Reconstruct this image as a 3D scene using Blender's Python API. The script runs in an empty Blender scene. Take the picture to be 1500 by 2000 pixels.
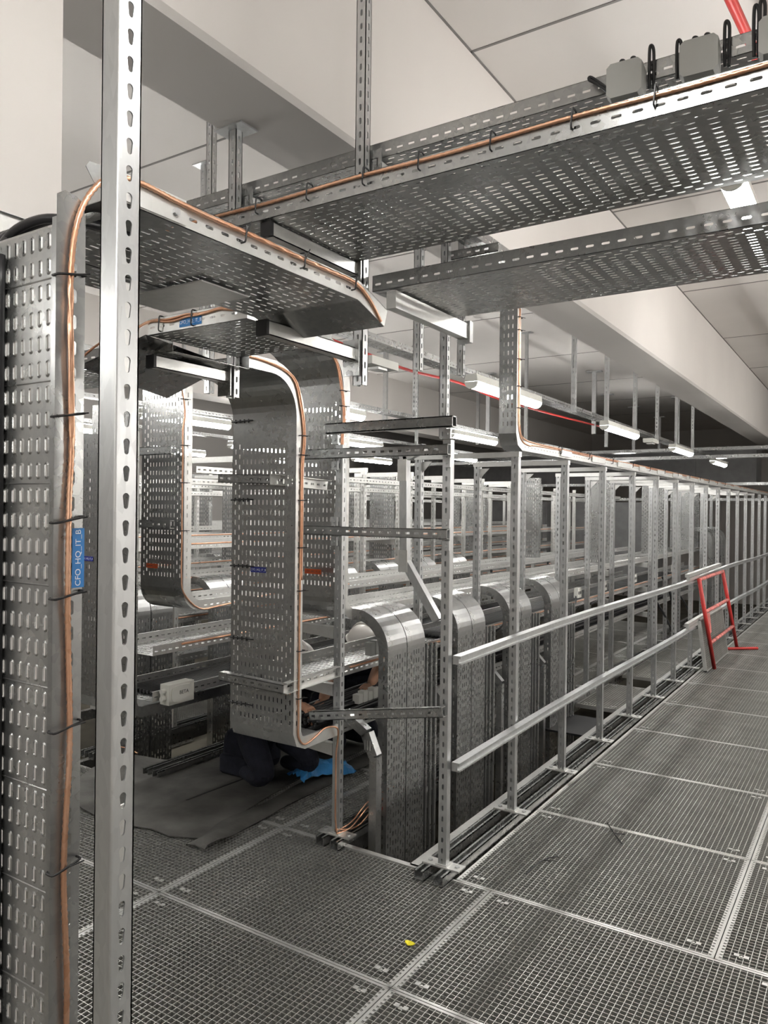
import bpy, math, random
from mathutils import Matrix, Vector
random.seed(7)
SC = bpy.context.scene
COL = SC.collection
PI = math.pi

# ------------------------------------------------------------------ camera
cam_d = bpy.data.cameras.new('camera')
cam = bpy.data.objects.new('camera', cam_d)
COL.objects.link(cam)
cam_d.sensor_fit = 'HORIZONTAL'
cam_d.sensor_width = 36.0
cam_d.lens = 1490.77 / 1500 * 36.0
cam_d.clip_start = 0.05
cam_d.clip_end = 100
CAMH = 1.68
yaw, pit, rol = 0.575022462, -0.00272926866, -0.0113425961
_cy, _sy = math.cos(yaw), math.sin(yaw)
_f = Vector((-_sy * math.cos(pit), _cy * math.cos(pit), math.sin(pit)))
_r = Vector((_cy, _sy, 0))
_d = _f.cross(_r)
_c, _s = math.cos(rol), math.sin(rol)
_r2 = _r * _c + _d * _s
_d2 = _d * _c - _r * _s
m = Matrix.Identity(4)
for i in range(3):
    m[i][0] = _r2[i]
    m[i][1] = -_d2[i]
    m[i][2] = -_f[i]
m[2][3] = CAMH
cam.matrix_world = m
SC.camera = cam

# ------------------------------------------------------------------ world, exposure
w = bpy.data.worlds.new('world')
SC.world = w
w.use_nodes = True
w.node_tree.nodes['Background'].inputs[0].default_value = (0.9, 0.95, 1, 1)
w.node_tree.nodes['Background'].inputs[1].default_value = 0.1
SC.view_settings.view_transform = 'Standard'
SC.view_settings.look = 'None'
SC.view_settings.exposure = 0.50
SC.view_settings.gamma = 1.0
SC.view_settings.use_curve_mapping = False
LAMP_L = 44.0            # radiance of a batten diffuser
FILL_UP = 25.0          # radiance of the uplight strip added on top to brighten the ceiling
SC.cycles.max_bounces = 8
SC.cycles.diffuse_bounces = 4
SC.cycles.glossy_bounces = 4
SC.cycles.use_denoising = True
SC.cycles.caustics_reflective = False
SC.cycles.caustics_refractive = False
SC.cycles.sample_clamp_indirect = 6.0


# ------------------------------------------------------------------ materials
def new_mat(name):
    mt = bpy.data.materials.new(name)
    mt.use_nodes = True
    nt = mt.node_tree
    return mt, nt, nt.nodes['Principled BSDF']


def setp(b, **k):
    for n, v in k.items():
        b.inputs[n.replace('_', ' ')].default_value = v


def ramp(nt, fac, stops):
    r = nt.nodes.new('ShaderNodeValToRGB')
    e = r.color_ramp.elements
    while len(e) < len(stops):
        e.new(0.5)
    for el, (p, c) in zip(e, stops):
        el.position = p
        el.color = (*c, 1) if len(c) == 3 else c
    nt.links.new(fac, r.inputs[0])
    return r


def obj_coord(nt, scale=(1, 1, 1)):
    t = nt.nodes.new('ShaderNodeTexCoord')
    mp = nt.nodes.new('ShaderNodeMapping')
    mp.inputs['Scale'].default_value = scale
    nt.links.new(t.outputs['Object'], mp.inputs[0])
    return mp.outputs[0]


def noise(nt, vec, scale, detail=3):
    n = nt.nodes.new('ShaderNodeTexNoise')
    n.inputs['Scale'].default_value = scale
    n.inputs['Detail'].default_value = detail
    nt.links.new(vec, n.inputs['Vector'])
    return n.outputs['Fac']


def metal(name, lo, hi, r0=0.3, r1=0.5, metallic=0.85, spangle=22, stretch=(1, 1, 1)):
    mt, nt, b = new_mat(name)
    v = obj_coord(nt, stretch)
    vo = nt.nodes.new('ShaderNodeTexVoronoi')
    vo.inputs['Scale'].default_value = spangle
    nt.links.new(v, vo.inputs['Vector'])
    n1 = noise(nt, v, 5, 5)
    sep = nt.nodes.new('ShaderNodeSeparateColor')
    nt.links.new(vo.outputs['Color'], sep.inputs[0])
    mx = nt.nodes.new('ShaderNodeMath')
    mx.operation = 'MULTIPLY_ADD'
    nt.links.new(sep.outputs[0], mx.inputs[0])
    mx.inputs[1].default_value = 0.22
    m2 = nt.nodes.new('ShaderNodeMath')
    m2.operation = 'MULTIPLY'
    nt.links.new(n1, m2.inputs[0])
    m2.inputs[1].default_value = 0.85
    nt.links.new(m2.outputs[0], mx.inputs[2])
    r = ramp(nt, mx.outputs[0], [(0.2, lo), (0.85, hi)])
    nt.links.new(r.outputs[0], b.inputs['Base Color'])
    rr = ramp(nt, mx.outputs[0], [(0.2, (r1,) * 3), (0.85, (r0,) * 3)])
    nt.links.new(rr.outputs[0], b.inputs['Roughness'])
    setp(b, Metallic=metallic)
    return mt


def flat(name, col, rough=0.5, metallic=0.0, var=0.12, scale=8, bump=0.0, spec=0.5):
    mt, nt, b = new_mat(name)
    v = obj_coord(nt)
    n = noise(nt, v, scale, 4)
    lo = tuple(c * (1 - var) for c in col)
    hi = tuple(min(1, c * (1 + var)) for c in col)
    r = ramp(nt, n, [(0.3, lo), (0.7, hi)])
    nt.links.new(r.outputs[0], b.inputs['Base Color'])
    setp(b, Roughness=rough, Metallic=metallic, Specular_IOR_Level=spec)
    if bump:
        bp = nt.nodes.new('ShaderNodeBump')
        bp.inputs['Strength'].default_value = bump
        bp.inputs['Distance'].default_value = 0.01
        nt.links.new(noise(nt, v, scale * 4, 4), bp.inputs['Height'])
        nt.links.new(bp.outputs[0], b.inputs['Normal'])
    return mt


def emit(name, col, strength):
    mt, nt, b = new_mat(name)
    setp(b, Base_Color=(*col, 1), Emission_Color=(*col, 1), Emission_Strength=strength, Roughness=0.4)
    return mt


M = {}
M['galv'] = metal('galvanised_steel', (0.30, 0.305, 0.305), (0.46, 0.465, 0.455), 0.22, 0.38, 0.84, 60)
M['sheet'] = metal('zinc_sheet', (0.36, 0.365, 0.365), (0.48, 0.485, 0.48), 0.22, 0.36, 0.94, 30)
M['post'] = metal('dip_galvanised_steel', (0.48, 0.49, 0.495), (0.68, 0.69, 0.69), 0.3, 0.44, 0.85, 70, (1, 1, 0.35))
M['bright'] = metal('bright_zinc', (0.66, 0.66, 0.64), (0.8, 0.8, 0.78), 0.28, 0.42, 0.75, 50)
M['grate'] = metal('grating_steel', (0.46, 0.46, 0.44), (0.64, 0.64, 0.61), 0.36, 0.5, 0.85, 12)
M['copper'] = metal('copper_strand', (0.62, 0.30, 0.17), (0.95, 0.60, 0.42), 0.25, 0.42, 0.9, 40)
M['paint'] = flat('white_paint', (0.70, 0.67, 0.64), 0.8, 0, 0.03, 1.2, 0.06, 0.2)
M['concrete'] = flat('pale_concrete', (0.15, 0.138, 0.11), 0.85, 0, 0.2, 2, 0.1, 0.2)
M['seam'] = flat('joint_grey', (0.22, 0.21, 0.2), 0.9)  # plain grey of the slab joint lines
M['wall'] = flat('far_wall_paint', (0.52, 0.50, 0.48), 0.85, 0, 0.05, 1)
M['black'] = flat('black_plastic', (0.012, 0.012, 0.013), 0.45, 0, 0.2)
M['cable'] = flat('black_cable_sheath', (0.016, 0.016, 0.018), 0.38, 0, 0.2)
M['mat'] = flat('rubber_mat', (0.08, 0.078, 0.072), 0.7, 0, 0.45, 5, 0.25)
M['white'] = flat('white_plastic', (0.75, 0.75, 0.70), 0.4, 0, 0.03)
M['box'] = flat('pale_grey_plastic', (0.50, 0.51, 0.49), 0.45, 0, 0.03)
M['red'] = flat('red_paint', (0.50, 0.035, 0.03), 0.4, 0, 0.1)
M['redworn'] = flat('worn_red_paint', (0.55, 0.17, 0.15), 0.55, 0, 0.6, 14)
M['blue'] = flat('blue_label', (0.02, 0.19, 0.52), 0.4, 0, 0.03)
M['navy'] = flat('navy_label', (0.02, 0.03, 0.25), 0.4, 0, 0.03)
M['orange'] = flat('orange_label', (0.65, 0.10, 0.02), 0.4, 0, 0.03)
M['ink'] = flat('white_ink', (0.8, 0.85, 0.9), 0.5, 0, 0.01)
M['darkink'] = flat('dark_ink', (0.05, 0.05, 0.05), 0.5, 0, 0.01)
M['yellow'] = flat('yellow_paper', (0.85, 0.75, 0.03), 0.7, 0, 0.05)
M['bag'] = flat('blue_plastic_sheet', (0.06, 0.30, 0.68), 0.28, 0, 0.2, 14, 0.3)
M['bagin'] = flat('grey_plastic_lining', (0.35, 0.42, 0.46), 0.4, 0, 0.1)
M['cloth'] = flat('dark_navy_cloth', (0.012, 0.014, 0.025), 0.9, 0, 0.3, 20, 0.3)
M['skin'] = flat('skin', (0.60, 0.33, 0.21), 0.5, 0, 0.06, 6)
M['helmet'] = flat('white_helmet_shell', (0.80, 0.77, 0.73), 0.3, 0, 0.02)
M['duct'] = flat('dark_grey_duct', (0.13, 0.13, 0.13), 0.6)
M['wood'] = flat('timber', (0.42, 0.27, 0.15), 0.8, 0, 0.3, 6)
M['tube'] = emit('lamp_diffuser', (1.0, 0.98, 0.945), LAMP_L)
M['fill_uplight'] = emit('added_uplight', (1.0, 0.98, 0.95), FILL_UP)


# ------------------------------------------------------------------ mesh builder
class MB:
    def __init__(s):
        s.v, s.f = [], []

    def add(s, pts, faces):
        n = len(s.v)
        s.v += [tuple(p) for p in pts]
        s.f += [tuple(i + n for i in f) for f in faces]

    def quad(s, a, b, c, d):
        s.add((a, b, c, d), ((0, 1, 2, 3),))

    def box(s, a, b):
        x0, y0, z0 = a
        x1, y1, z1 = b
        s.add([(x0, y0, z0), (x1, y0, z0), (x1, y1, z0), (x0, y1, z0), (x0, y0, z1), (x1, y0, z1), (x1, y1, z1), (x0, y1, z1)],
              [(0, 3, 2, 1), (4, 5, 6, 7), (0, 1, 5, 4), (1, 2, 6, 5), (2, 3, 7, 6), (3, 0, 4, 7)])

    def bar(s, p0, p1, w, h, up=(0, 0, 1)):
        p0, p1 = Vector(p0), Vector(p1)
        d = (p1 - p0).normalized()
        u = Vector(up)
        sd = d.cross(u)
        if sd.length < 1e-5:
            sd = d.cross(Vector((1, 0, 0)))
        sd.normalize()
        u = sd.cross(d)
        P = []
        for p in (p0, p1):
            for a, b in ((-1, -1), (1, -1), (1, 1), (-1, 1)):
                P.append(p + sd * (a * w / 2) + u * (b * h / 2))
        s.add(P, [(3, 2, 1, 0), (4, 5, 6, 7), (0, 1, 5, 4), (1, 2, 6, 5), (2, 3, 7, 6), (3, 0, 4, 7)])

    def tube(s, pts, r, n=8, lobes=0, twist=0.0, amp=0.0):
        pts = [Vector(p) for p in pts]
        rings = []
        t0 = (pts[1] - pts[0]).normalized()
        a = Vector((0, 0, 1)) if abs(t0.z) < 0.9 else Vector((1, 0, 0))
        nrm = (a - t0 * a.dot(t0)).normalized()
        dist = 0
        for i, p in enumerate(pts):
            t = (pts[min(i + 1, len(pts) - 1)] - pts[max(i - 1, 0)]).normalized()
            nrm = (nrm - t * nrm.dot(t)).normalized()
            bn = t.cross(nrm)
            if i:
                dist += (p - pts[i - 1]).length
            ring = []
            rr = r[i] if isinstance(r, (list, tuple)) else r
            for k in range(n):
                th = 2 * PI * k / n
                q = rr * (1 + (amp * math.cos(lobes * (th - twist * dist)) if lobes else 0))
                ring.append(p + nrm * (math.cos(th) * q) + bn * (math.sin(th) * q))
            rings.append(ring)
        P = [q for rg in rings for q in rg]
        F = []
        for i in range(len(rings) - 1):
            for k in range(n):
                F.append((i * n + k, i * n + (k + 1) % n, (i + 1) * n + (k + 1) % n, (i + 1) * n + k))
        F.append(tuple(reversed(range(n))))
        F.append(tuple((len(rings) - 1) * n + k for k in range(n)))
        s.add(P, F)

    def prism(s, poly, T):
        """poly: 2D outline, T(x, y, side) -> 3D for side 0/1"""
        n = len(poly)
        P = [T(x, y, 0) for x, y in poly] + [T(x, y, 1) for x, y in poly]
        F = [tuple(reversed(range(n))), tuple(range(n, 2 * n))]
        F += [(i, (i + 1) % n, n + (i + 1) % n, n + i) for i in range(n)]
        s.add(P, F)

    def obj(s, name, mat, parent=None, smooth=False):
        me = bpy.data.meshes.new(name)
        me.from_pydata(s.v, [], s.f)
        me.materials.append(M[mat] if isinstance(mat, str) else mat)
        if smooth:
            me.polygons.foreach_set('use_smooth', [True] * len(me.polygons))
        me.update()
        o = bpy.data.objects.new(name, me)
        COL.objects.link(o)
        if parent is not None:
            o.parent = parent
        return o


def tag(o, label, cat, group=None, kind=None):
    o['label'] = label
    o['category'] = cat
    if group:
        o['group'] = group
    if kind:
        o['kind'] = kind
    return o


def thing(name, label, cat, loc=(0, 0, 0), group=None, mat=None):
    o = bpy.data.objects.new(name, None)
    o.empty_display_size = 0.05
    COL.objects.link(o)
    if mat is not None:
        o.matrix_world = mat
    else:
        o.location = loc
    return tag(o, label, cat, group)


def structure(o):
    o['kind'] = 'structure'
    return o


def frame(origin, ex, ey, ez):
    m = Matrix.Identity(4)
    for i in range(3):
        m[i][0], m[i][1], m[i][2], m[i][3] = ex[i], ey[i], ez[i], origin[i]
    return m


def dup(root, loc=None, mat=None, label=None, group=None):
    c = root.copy()
    COL.objects.link(c)
    if mat is not None:
        c.matrix_world = mat
    elif loc is not None:
        c.location = loc
    if label:
        c['label'] = label
    if group:
        c['group'] = group
    for ch in root.children:
        d = ch.copy()
        COL.objects.link(d)
        d.parent = c
        for g in ch.children:
            e = g.copy()
            COL.objects.link(e)
            e.parent = d
    return c


ORD = ['first', 'second', 'third', 'fourth', 'fifth', 'sixth', 'seventh', 'eighth', 'ninth', 'tenth', 'eleventh', 'twelfth',
       'thirteenth', 'fourteenth', 'fifteenth', 'sixteenth', 'seventeenth', 'eighteenth', 'nineteenth', 'twentieth',
       'twenty-first', 'twenty-second', 'twenty-third', 'twenty-fourth']
X_, Y_, Z_ = Vector((1, 0, 0)), Vector((0, 1, 0)), Vector((0, 0, 1))
PITCH = 0.0488


def sheet(mb, T, L, W, cols, sl=0.025, sw=0.0075, th=0.0015, pitch=PITCH, rnd=False, u0=0.0):
    """perforated sheet: u along L, v across W; cols = [(v, phase)]; T(u, v, w) -> point"""
    cols = sorted(cols)
    edges = [0.0]
    for v, ph in cols:
        edges += [v - sw / 2, v + sw / 2]
    edges.append(W)

    def both(pts):
        mb.add([T(u, v, 0) for u, v in pts], [tuple(reversed(range(len(pts))))])
        mb.add([T(u, v, th) for u, v in pts], [tuple(range(len(pts)))])

    def rect(a, b, c, d):
        if b - a > 1e-5 and d - c > 1e-5:
            both([(a, c), (b, c), (b, d), (a, d)])

    for i in range(len(edges) - 1):
        a, b = edges[i], edges[i + 1]
        if i % 2 == 0:
            rect(u0, L, a, b)
            continue
        ph = cols[i // 2][1]
        u = u0
        k = 0
        while True:
            s0 = u0 + 0.012 + ph + k * pitch
            s1 = s0 + sl
            if s1 > L - 0.008:
                break
            rect(u, s0, a, b)
            if rnd:
                r = sw / 2
                vc = (a + b) / 2
                ring = []
                for q in range(7):
                    an = -PI / 2 + PI * q / 6
                    ring.append((s1 - r + r * math.cos(an), vc + r * math.sin(an)))
                for q in range(7):
                    an = PI / 2 + PI * q / 6
                    ring.append((s0 + r + r * math.cos(an), vc + r * math.sin(an)))
                for cu, cv, lst in ((s1, a, ring[0:4]), (s1, b, ring[3:7]), (s0, b, ring[7:11]), (s0, a, ring[10:14])):
                    for q in range(3):
                        both([(cu, cv), lst[q + 1], lst[q]])
            else:
                ring = [(s0, a), (s1, a), (s1, b), (s0, b)]
            n = len(ring)
            P = [T(x, y, 0) for x, y in ring] + [T(x, y, th) for x, y in ring]
            mb.add(P, [(q, n + q, n + (q + 1) % n, (q + 1) % n) for q in range(n)])
            u = s1
            k += 1
        rect(u, L, a, b)
    ring = [(u0, 0), (L, 0), (L, W), (u0, W)]
    P = [T(x, y, 0) for x, y in ring] + [T(x, y, th) for x, y in ring]
    mb.add(P, [(q, (q + 1) % 4, 4 + (q + 1) % 4, 4 + q) for q in range(4)])


def tray_cols(W, step=0.0255):
    n = max(2, int((W - 0.03) / step) + 1)
    off = (W - (n - 1) * step) / 2
    c = []
    for i in range(n):
        stag = n > 5 and i in (1, n - 2)
        c.append((off + i * step, PITCH / 2 if stag else 0.0))
    return c


def tray(name, label, mat, segs, W, h=0.058, group=None, cat='cable tray', rnd=False, root=None, material='galv', bendmat='sheet', a0=0.0, start=(0, 0), lip=0.01, plain=None, lit_flange_mat=None):
    """segs: ('s', length) slotted straight, ('p', length) plain straight, ('b', radius, degrees, n) bend (+ towards the flanges)
    local frame: path in x-z starting along +x, width along y, flanges on the +normal side"""
    if root is None:
        root = thing(name, label, cat, group=group, mat=mat)
    p = Vector((start[0], 0, start[1]))
    a = math.radians(a0)
    th = 0.0016
    flg = [MB(), MB()]
    for sg in segs:
        if sg[0] in 'sp':
            L = sg[1]
            d = Vector((math.cos(a), 0, math.sin(a)))
            n = Vector((-math.sin(a), 0, math.cos(a)))
            o = p.copy()
            mb = MB()
            T = lambda u, v, w_: o + d * u + Y_ * v + n * w_
            if sg[0] == 's':
                sheet(mb, T, L, W, tray_cols(W) if plain is None else plain, rnd=rnd)
            else:
                sheet(mb, T, L, W, [])
            mb.obj('base_plate', material, root)
            for k, y in ((0, 0.0), (1, W)):
                sgn = -1 if k else 1
                T2 = (lambda u, v, w_: o + d * u + Y_ * (y + sgn * w_) + n * v) if sgn > 0 else (lambda u, v, w_: o + d * u + Y_ * (y - th + w_) + n * v)
                sheet(flg[k], T2, L, h, [(h * 0.42, 0.0)] if sg[0] == 's' else [], rnd=rnd)
                if lip:
                    T3 = lambda u, v, w_: o + d * u + Y_ * (y + sgn * v) + n * (h + w_ - th)
                    sheet(flg[k], T3, L, lip, [])
            p = p + d * L
        else:
            _, R, deg, ns = sg
            da = math.radians(deg)
            sgn = 1 if deg > 0 else -1
            n0 = Vector((-math.sin(a), 0, math.cos(a)))
            c = p + n0 * (R * sgn)
            mb = MB()
            rows = []
            for i in range(ns + 1):
                t = a + da * i / ns
                n = Vector((-math.sin(t), 0, math.cos(t)))
                rows.append((c - n * (R * sgn), n))
            for i in range(ns):
                (q0, n0_), (q1, n1_) = rows[i], rows[i + 1]
                for off, fl in ((0, True), (th, False)):
                    A, B = q0 + n0_ * off, q1 + n1_ * off
                    ps = (A, B, B + Y_ * W, A + Y_ * W)
                    mb.quad(*(ps if not fl else reversed(ps)))
                for k, y in ((0, 0.0), (1, W)):
                    for yo, fl in ((0, k == 0), (th if k == 0 else -th, k == 1)):
                        yy = Y_ * (y + yo)
                        ps = (q0 + yy, q1 + yy, q1 + n1_ * h + yy, q0 + n0_ * h + yy)
                        flg[k].quad(*(ps if fl else reversed(ps)))
                    if lip:
                        s2 = 1 if k == 0 else -1
                        for off in (0, -th):
                            A, B = q0 + n0_ * (h + off) + Y_ * y, q1 + n1_ * (h + off) + Y_ * y
                            flg[k].quad(A, B, B + Y_ * (s2 * lip), A + Y_ * (s2 * lip))
            mb.obj('bend_plate', bendmat, root, smooth=ns > 3)
            a += da
            p = rows[-1][0].copy()
    flg[0].obj('side_flange', lit_flange_mat or material, root)  # lighter flange zinc paints in the light on lit tray edges
    flg[1].obj('side_flange', lit_flange_mat or material, root)
    return root


def post_mesh(mb, L, w=0.041, d=0.036, th=0.003, front=True, side=True, sl=0.024, sw=0.0095, rnd=False, z0=0.0):
    """U profile standing on the origin: front (-Y) face width w in x, side (+X) face depth d in y, back open"""
    Tf = lambda u, v, q: Vector((-w / 2 + v, -d / 2 + q, z0 + u))
    sheet(mb, Tf, L, w, [(w / 2, 0)] if front else [], sl, sw, th, 0.0488, rnd)
    Ts = lambda u, v, q: Vector((w / 2 - q, -d / 2 + v, z0 + u))
    sheet(mb, Ts, L, d, [(d / 2, 0)] if side else [], sl, sw, th, 0.0488, rnd)
    Tb = lambda u, v, q: Vector((-w / 2 + q, -d / 2 + v, z0 + u))
    sheet(mb, Tb, L, d, [(d / 2, 0)] if side else [], sl, sw, th, 0.0488, rnd)
    for sx in (-1, 1):
        x0, x1 = sorted((sx * w / 2, sx * (w / 2 - 0.012)))
        mb.box((x0, d / 2 - th, z0), (x1, d / 2, z0 + L))


def catmull(pts, n=8):
    P = [Vector(p) for p in pts]
    out = []
    for i in range(len(P) - 1):
        a, b, c, d = P[max(i - 1, 0)], P[i], P[i + 1], P[min(i + 2, len(P) - 1)]
        for k in range(n):
            t = k / n
            out.append(0.5 * ((2 * b) + (c - a) * t + (2 * a - 5 * b + 4 * c - d) * t * t + (3 * b - a - 3 * c + d) * t ** 3))
    out.append(P[-1])
    return out


def wire(name, label, cat, paths, r, mat, group=None, n=8, twist=False, step=8, ties=()):
    mb = MB()
    for pts in paths:
        c = catmull(pts, step)
        if twist:
            mb.tube(c, r, 18, 3, 160.0, 0.2)
        else:
            mb.tube(c, r, n)
    o = mb.obj(name, mat, None, True)
    tag(o, label, cat, group)
    for (c, ax1, ax2) in ties:       # band around the wire: centre, two half axes
        t = MB()
        c, ax1, ax2 = Vector(c), Vector(ax1), Vector(ax2)
        pw = lambda q: math.copysign(abs(q) ** 0.35, q)
        ring = [c + ax1 * pw(math.cos(2 * PI * k / 16)) + ax2 * pw(math.sin(2 * PI * k / 16)) for k in range(17)]
        t.tube(ring, 0.0024, 6)
        t.tube([c + ax1, c + ax1 * 1.0 + (ax1 + ax2).normalized() * 0.03], 0.0015, 5)
        t.obj('cable_tie', 'black', o)
    return o


def text_mesh(name, s, size, mat, parent, m):
    cu = bpy.data.curves.new(name, 'FONT')
    cu.body = s
    cu.size = size
    cu.extrude = 0.0002
    cu.align_x = 'CENTER'
    cu.align_y = 'CENTER'
    tmp = bpy.data.objects.new(name, cu)
    COL.objects.link(tmp)
    bpy.context.view_layer.update()
    me = bpy.data.meshes.new_from_object(tmp.evaluated_get(bpy.context.evaluated_depsgraph_get()))
    bpy.data.objects.remove(tmp)
    me.materials.clear()
    me.materials.append(M[mat])
    o = bpy.data.objects.new(name, me)
    COL.objects.link(o)
    o.parent = parent
    o.matrix_local = m
    return o


def sticker(label, centre, eu, ev, W, H, mat, s, size, ink='ink'):
    """flat printed label: eu reading direction, ev up"""
    eu, ev = Vector(eu).normalized(), Vector(ev).normalized()
    n = eu.cross(ev)
    r = thing('cable_route_label', label, 'label', mat=frame(centre, eu, ev, n))
    mb = MB()
    mb.box((-W / 2, -H / 2, 0), (W / 2, H / 2, 0.0008))
    mb.obj('backing', mat, r)
    text_mesh('lettering', s, size, ink, r, Matrix.Translation((0, 0, 0.0010)))
    return r


# ================================================================== SETTING
ZC, ZB, ZF = 4.15, 3.22, -0.9
XL, XR, YN, YFAR = -13.0, 3.2, -5.0, 24.0
mb = MB(); mb.box((XL, YN, ZF - 0.1), (XR, YFAR, ZF)); structure(mb.obj('floor', 'concrete'))
mb = MB(); mb.box((XL, YN, ZC), (XR, YFAR, ZC + 0.1)); structure(mb.obj('ceiling', 'paint'))
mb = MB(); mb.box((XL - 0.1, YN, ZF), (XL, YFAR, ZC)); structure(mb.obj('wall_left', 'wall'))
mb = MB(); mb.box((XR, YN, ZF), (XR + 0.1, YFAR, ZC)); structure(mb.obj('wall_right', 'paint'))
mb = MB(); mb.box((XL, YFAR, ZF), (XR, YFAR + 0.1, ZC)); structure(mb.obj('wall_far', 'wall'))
mb = MB(); mb.box((XL, YN - 0.1, ZF), (XR, YN, ZC)); structure(mb.obj('wall_near', 'paint'))
# beam over the guardrail line with a slim chamfer strip, and the column that carries it
mb = MB()
bx0, bx1 = -2.265, -1.87
mb.prism([(bx0, ZB), (bx1 - 0.02, ZB), (bx1, ZB + 0.02), (bx1, ZC), (bx0, ZC)], lambda x, z, s: Vector((x, YN if s == 0 else YFAR, z)))
structure(mb.obj('ceiling_beam', 'paint'))
mb = MB(); mb.box((-8.1, YN, ZB), (-7.7, YFAR, ZC)); structure(mb.obj('ceiling_beam', 'paint'))
mb = MB(); mb.box((bx0 - 0.02, 0.6, ZF), (bx1 + 0.012, 1.25, ZB + 0.3)); structure(mb.obj('column', 'paint'))
# joints between the ceiling slabs
k = 0
for yj in (-1.5, 1.09, 3.69, 6.28, 8.95, 11.6, 14.2, 16.8, 19.4):
    for (xa, xb) in ((bx1, XR), (XL, bx0)):
        k += 1
        mb = MB(); mb.box((xa, yj - 0.008, ZC - 0.004), (xb, yj + 0.008, ZC + 0.002))
        structure(mb.obj('trim_%d' % k, 'seam'))
mb = MB(); mb.box((bx1, YN, ZC - 0.004), (bx1 + 0.012, YFAR, ZC + 0.002)); structure(mb.obj('trim_%d' % (k + 1), 'seam'))

# ================================================================== LAMPS
def luminaire(loc, label, group, up=True):
    r = thing('ceiling_luminaire', label, 'lamp', loc, group)
    mb = MB()
    mb.prism([(-0.05, 0.0), (0.05, 0.0), (0.042, 0.05), (-0.042, 0.05)], lambda x, z, s: Vector((x, (-0.6 if s == 0 else 0.6), z)))
    mb.obj('housing', 'white', r)
    if up:
        mb = MB(); mb.box((-0.040, -0.585, 0.048), (0.040, 0.585, 0.056)); mb.obj('fill_uplight_strip', 'fill_uplight', r)  # glowing strip added to throw light onto the ceiling
    mb = MB()
    prof = [(0.047 * math.cos(a), -0.002 - 0.045 * math.sin(a)) for a in [PI * i / 8 for i in range(9)]]
    mb.prism(prof, lambda x, z, s: Vector((x, (-0.585 if s == 0 else 0.585), z)))
    mb.obj('diffuser', 'tube', r, True)
    for sy in (-1, 1):
        mb = MB()
        mb.prism([(x * 1.06, z * 1.06) for x, z in prof], lambda x, z, s: Vector((x, sy * (0.585 if s == 0 else 0.6), z)))
        mb.obj('end_cap', 'white', r)
    return r


LG = 'ceiling luminaires in rows along the racks'
lam0 = luminaire((-2.36, 5.32, 2.57), 'lit tube luminaire behind the narrow vertical riser, nearest in the row under the beam', LG, False)
lam1 = luminaire((-4.15, 2.4, 2.57), 'lit tube luminaire, first in the row beyond the first rack', LG)
rows = [(-2.36, 'row under the far side of the beam', [(1, 8.35), (2, 11.4), (3, 14.4)]),
        (-4.15, 'row beyond the first rack', [(0, 2.4), (1, 5.4), (2, 8.4), (3, 11.4), (4, 15.0)]),
        (-5.9, 'row over the middle racks', [(0, 2.4), (1, 5.4), (2, 8.4), (3, 11.4)]),
        (-7.65, 'row over the left racks', [(0, 2.4), (1, 5.4), (2, 8.4), (3, 11.4)]),
        (-9.4, 'row nearest the far left wall', [(1, 5.4), (2, 8.4), (3, 11.4)])]
for x, nm, ys in rows:
    for q, y in ys:
        if x == -4.15 and q == 0:
            continue
        dup(lam0 if x > -3 else lam1, (x, y, 2.57), label='lit tube luminaire, %s in the %s' % (ORD[q], nm))
for q, y in enumerate((3.85, 0.9, 7.6, -2.1)):  # the two behind the camera are unseen fill lamps added for brightness
    dup(lam1, (-0.50, y, 3.0), label='bright luminaire above the corridor, ' + ('glaring behind the two overhead trays at right', 'unseen fill added behind the camera', 'further along the corridor behind the trays', 'unseen fill added well behind the camera')[q])
for q, y in enumerate((-3.0, 5.4, 7.8, 10.2, 12.6, 15.0)):  # unseen row added to fill light from the corridor side
    dup(lam1, (1.5, y, 3.0), label='unseen fill luminaire added near the right wall, %s along the wall' % ORD[q])

for q, (x, y) in enumerate(((-0.5, -0.9), (-2.4, -1.6), (-4.1, -0.9))):  # unseen lamps added to light the faces turned to the camera
    dup(lam1, (x, y, 2.75), label='unseen fill luminaire added over the crossing behind the camera, %s from the corridor' % ORD[q])
for q in range(5):  # unseen low row added to graze light over corridor-facing sides
    dup(lam1, (2.75, 3.4 + 2.6 * q, 2.35), label='unseen fill luminaire added low along the right wall, %s along' % ORD[q])

# ================================================================== FLOOR GRATING
def grating_mesh(Lx, Ly):
    mb = MB()
    px_, py_ = 0.0235, 0.0222
    D = 0.028
    n = max(2, round(Lx / px_))
    for i in range(1, n):
        x = i * Lx / n
        mb.box((x - 0.0013, 0.008, -D), (x + 0.0013, Ly - 0.008, 0))
    n = max(2, round(Ly / py_))
    for i in range(1, n):
        y = i * Ly / n
        mb.box((0.008, y - 0.0012, -0.02), (Lx - 0.008, y + 0.0012, -0.0006))
    fr = MB()
    g, t, D2 = 0.002, 0.011, 0.034
    fr.box((g, g, -D2), (Lx - g, g + t, 0.0008))
    fr.box((g, Ly - g - t, -D2), (Lx - g, Ly - g, 0.0008))
    fr.box((g, g, -D2), (g + t, Ly - g, 0.0008))
    fr.box((Lx - g - t, g, -D2), (Lx - g, Ly - g, 0.0008))
    # toothed bright edge strips where the bearing bars end
    nn = max(2, round(Ly / 0.0222))
    for i in range(nn):
        y = (i + 0.5) * Ly / nn
        for xa in (g + t, Lx - g - t - 0.012):
            fr.box((xa, y - 0.006, -0.004), (xa + 0.012, y + 0.006, 0.0008))
    return mb, fr


GC = {}


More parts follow.
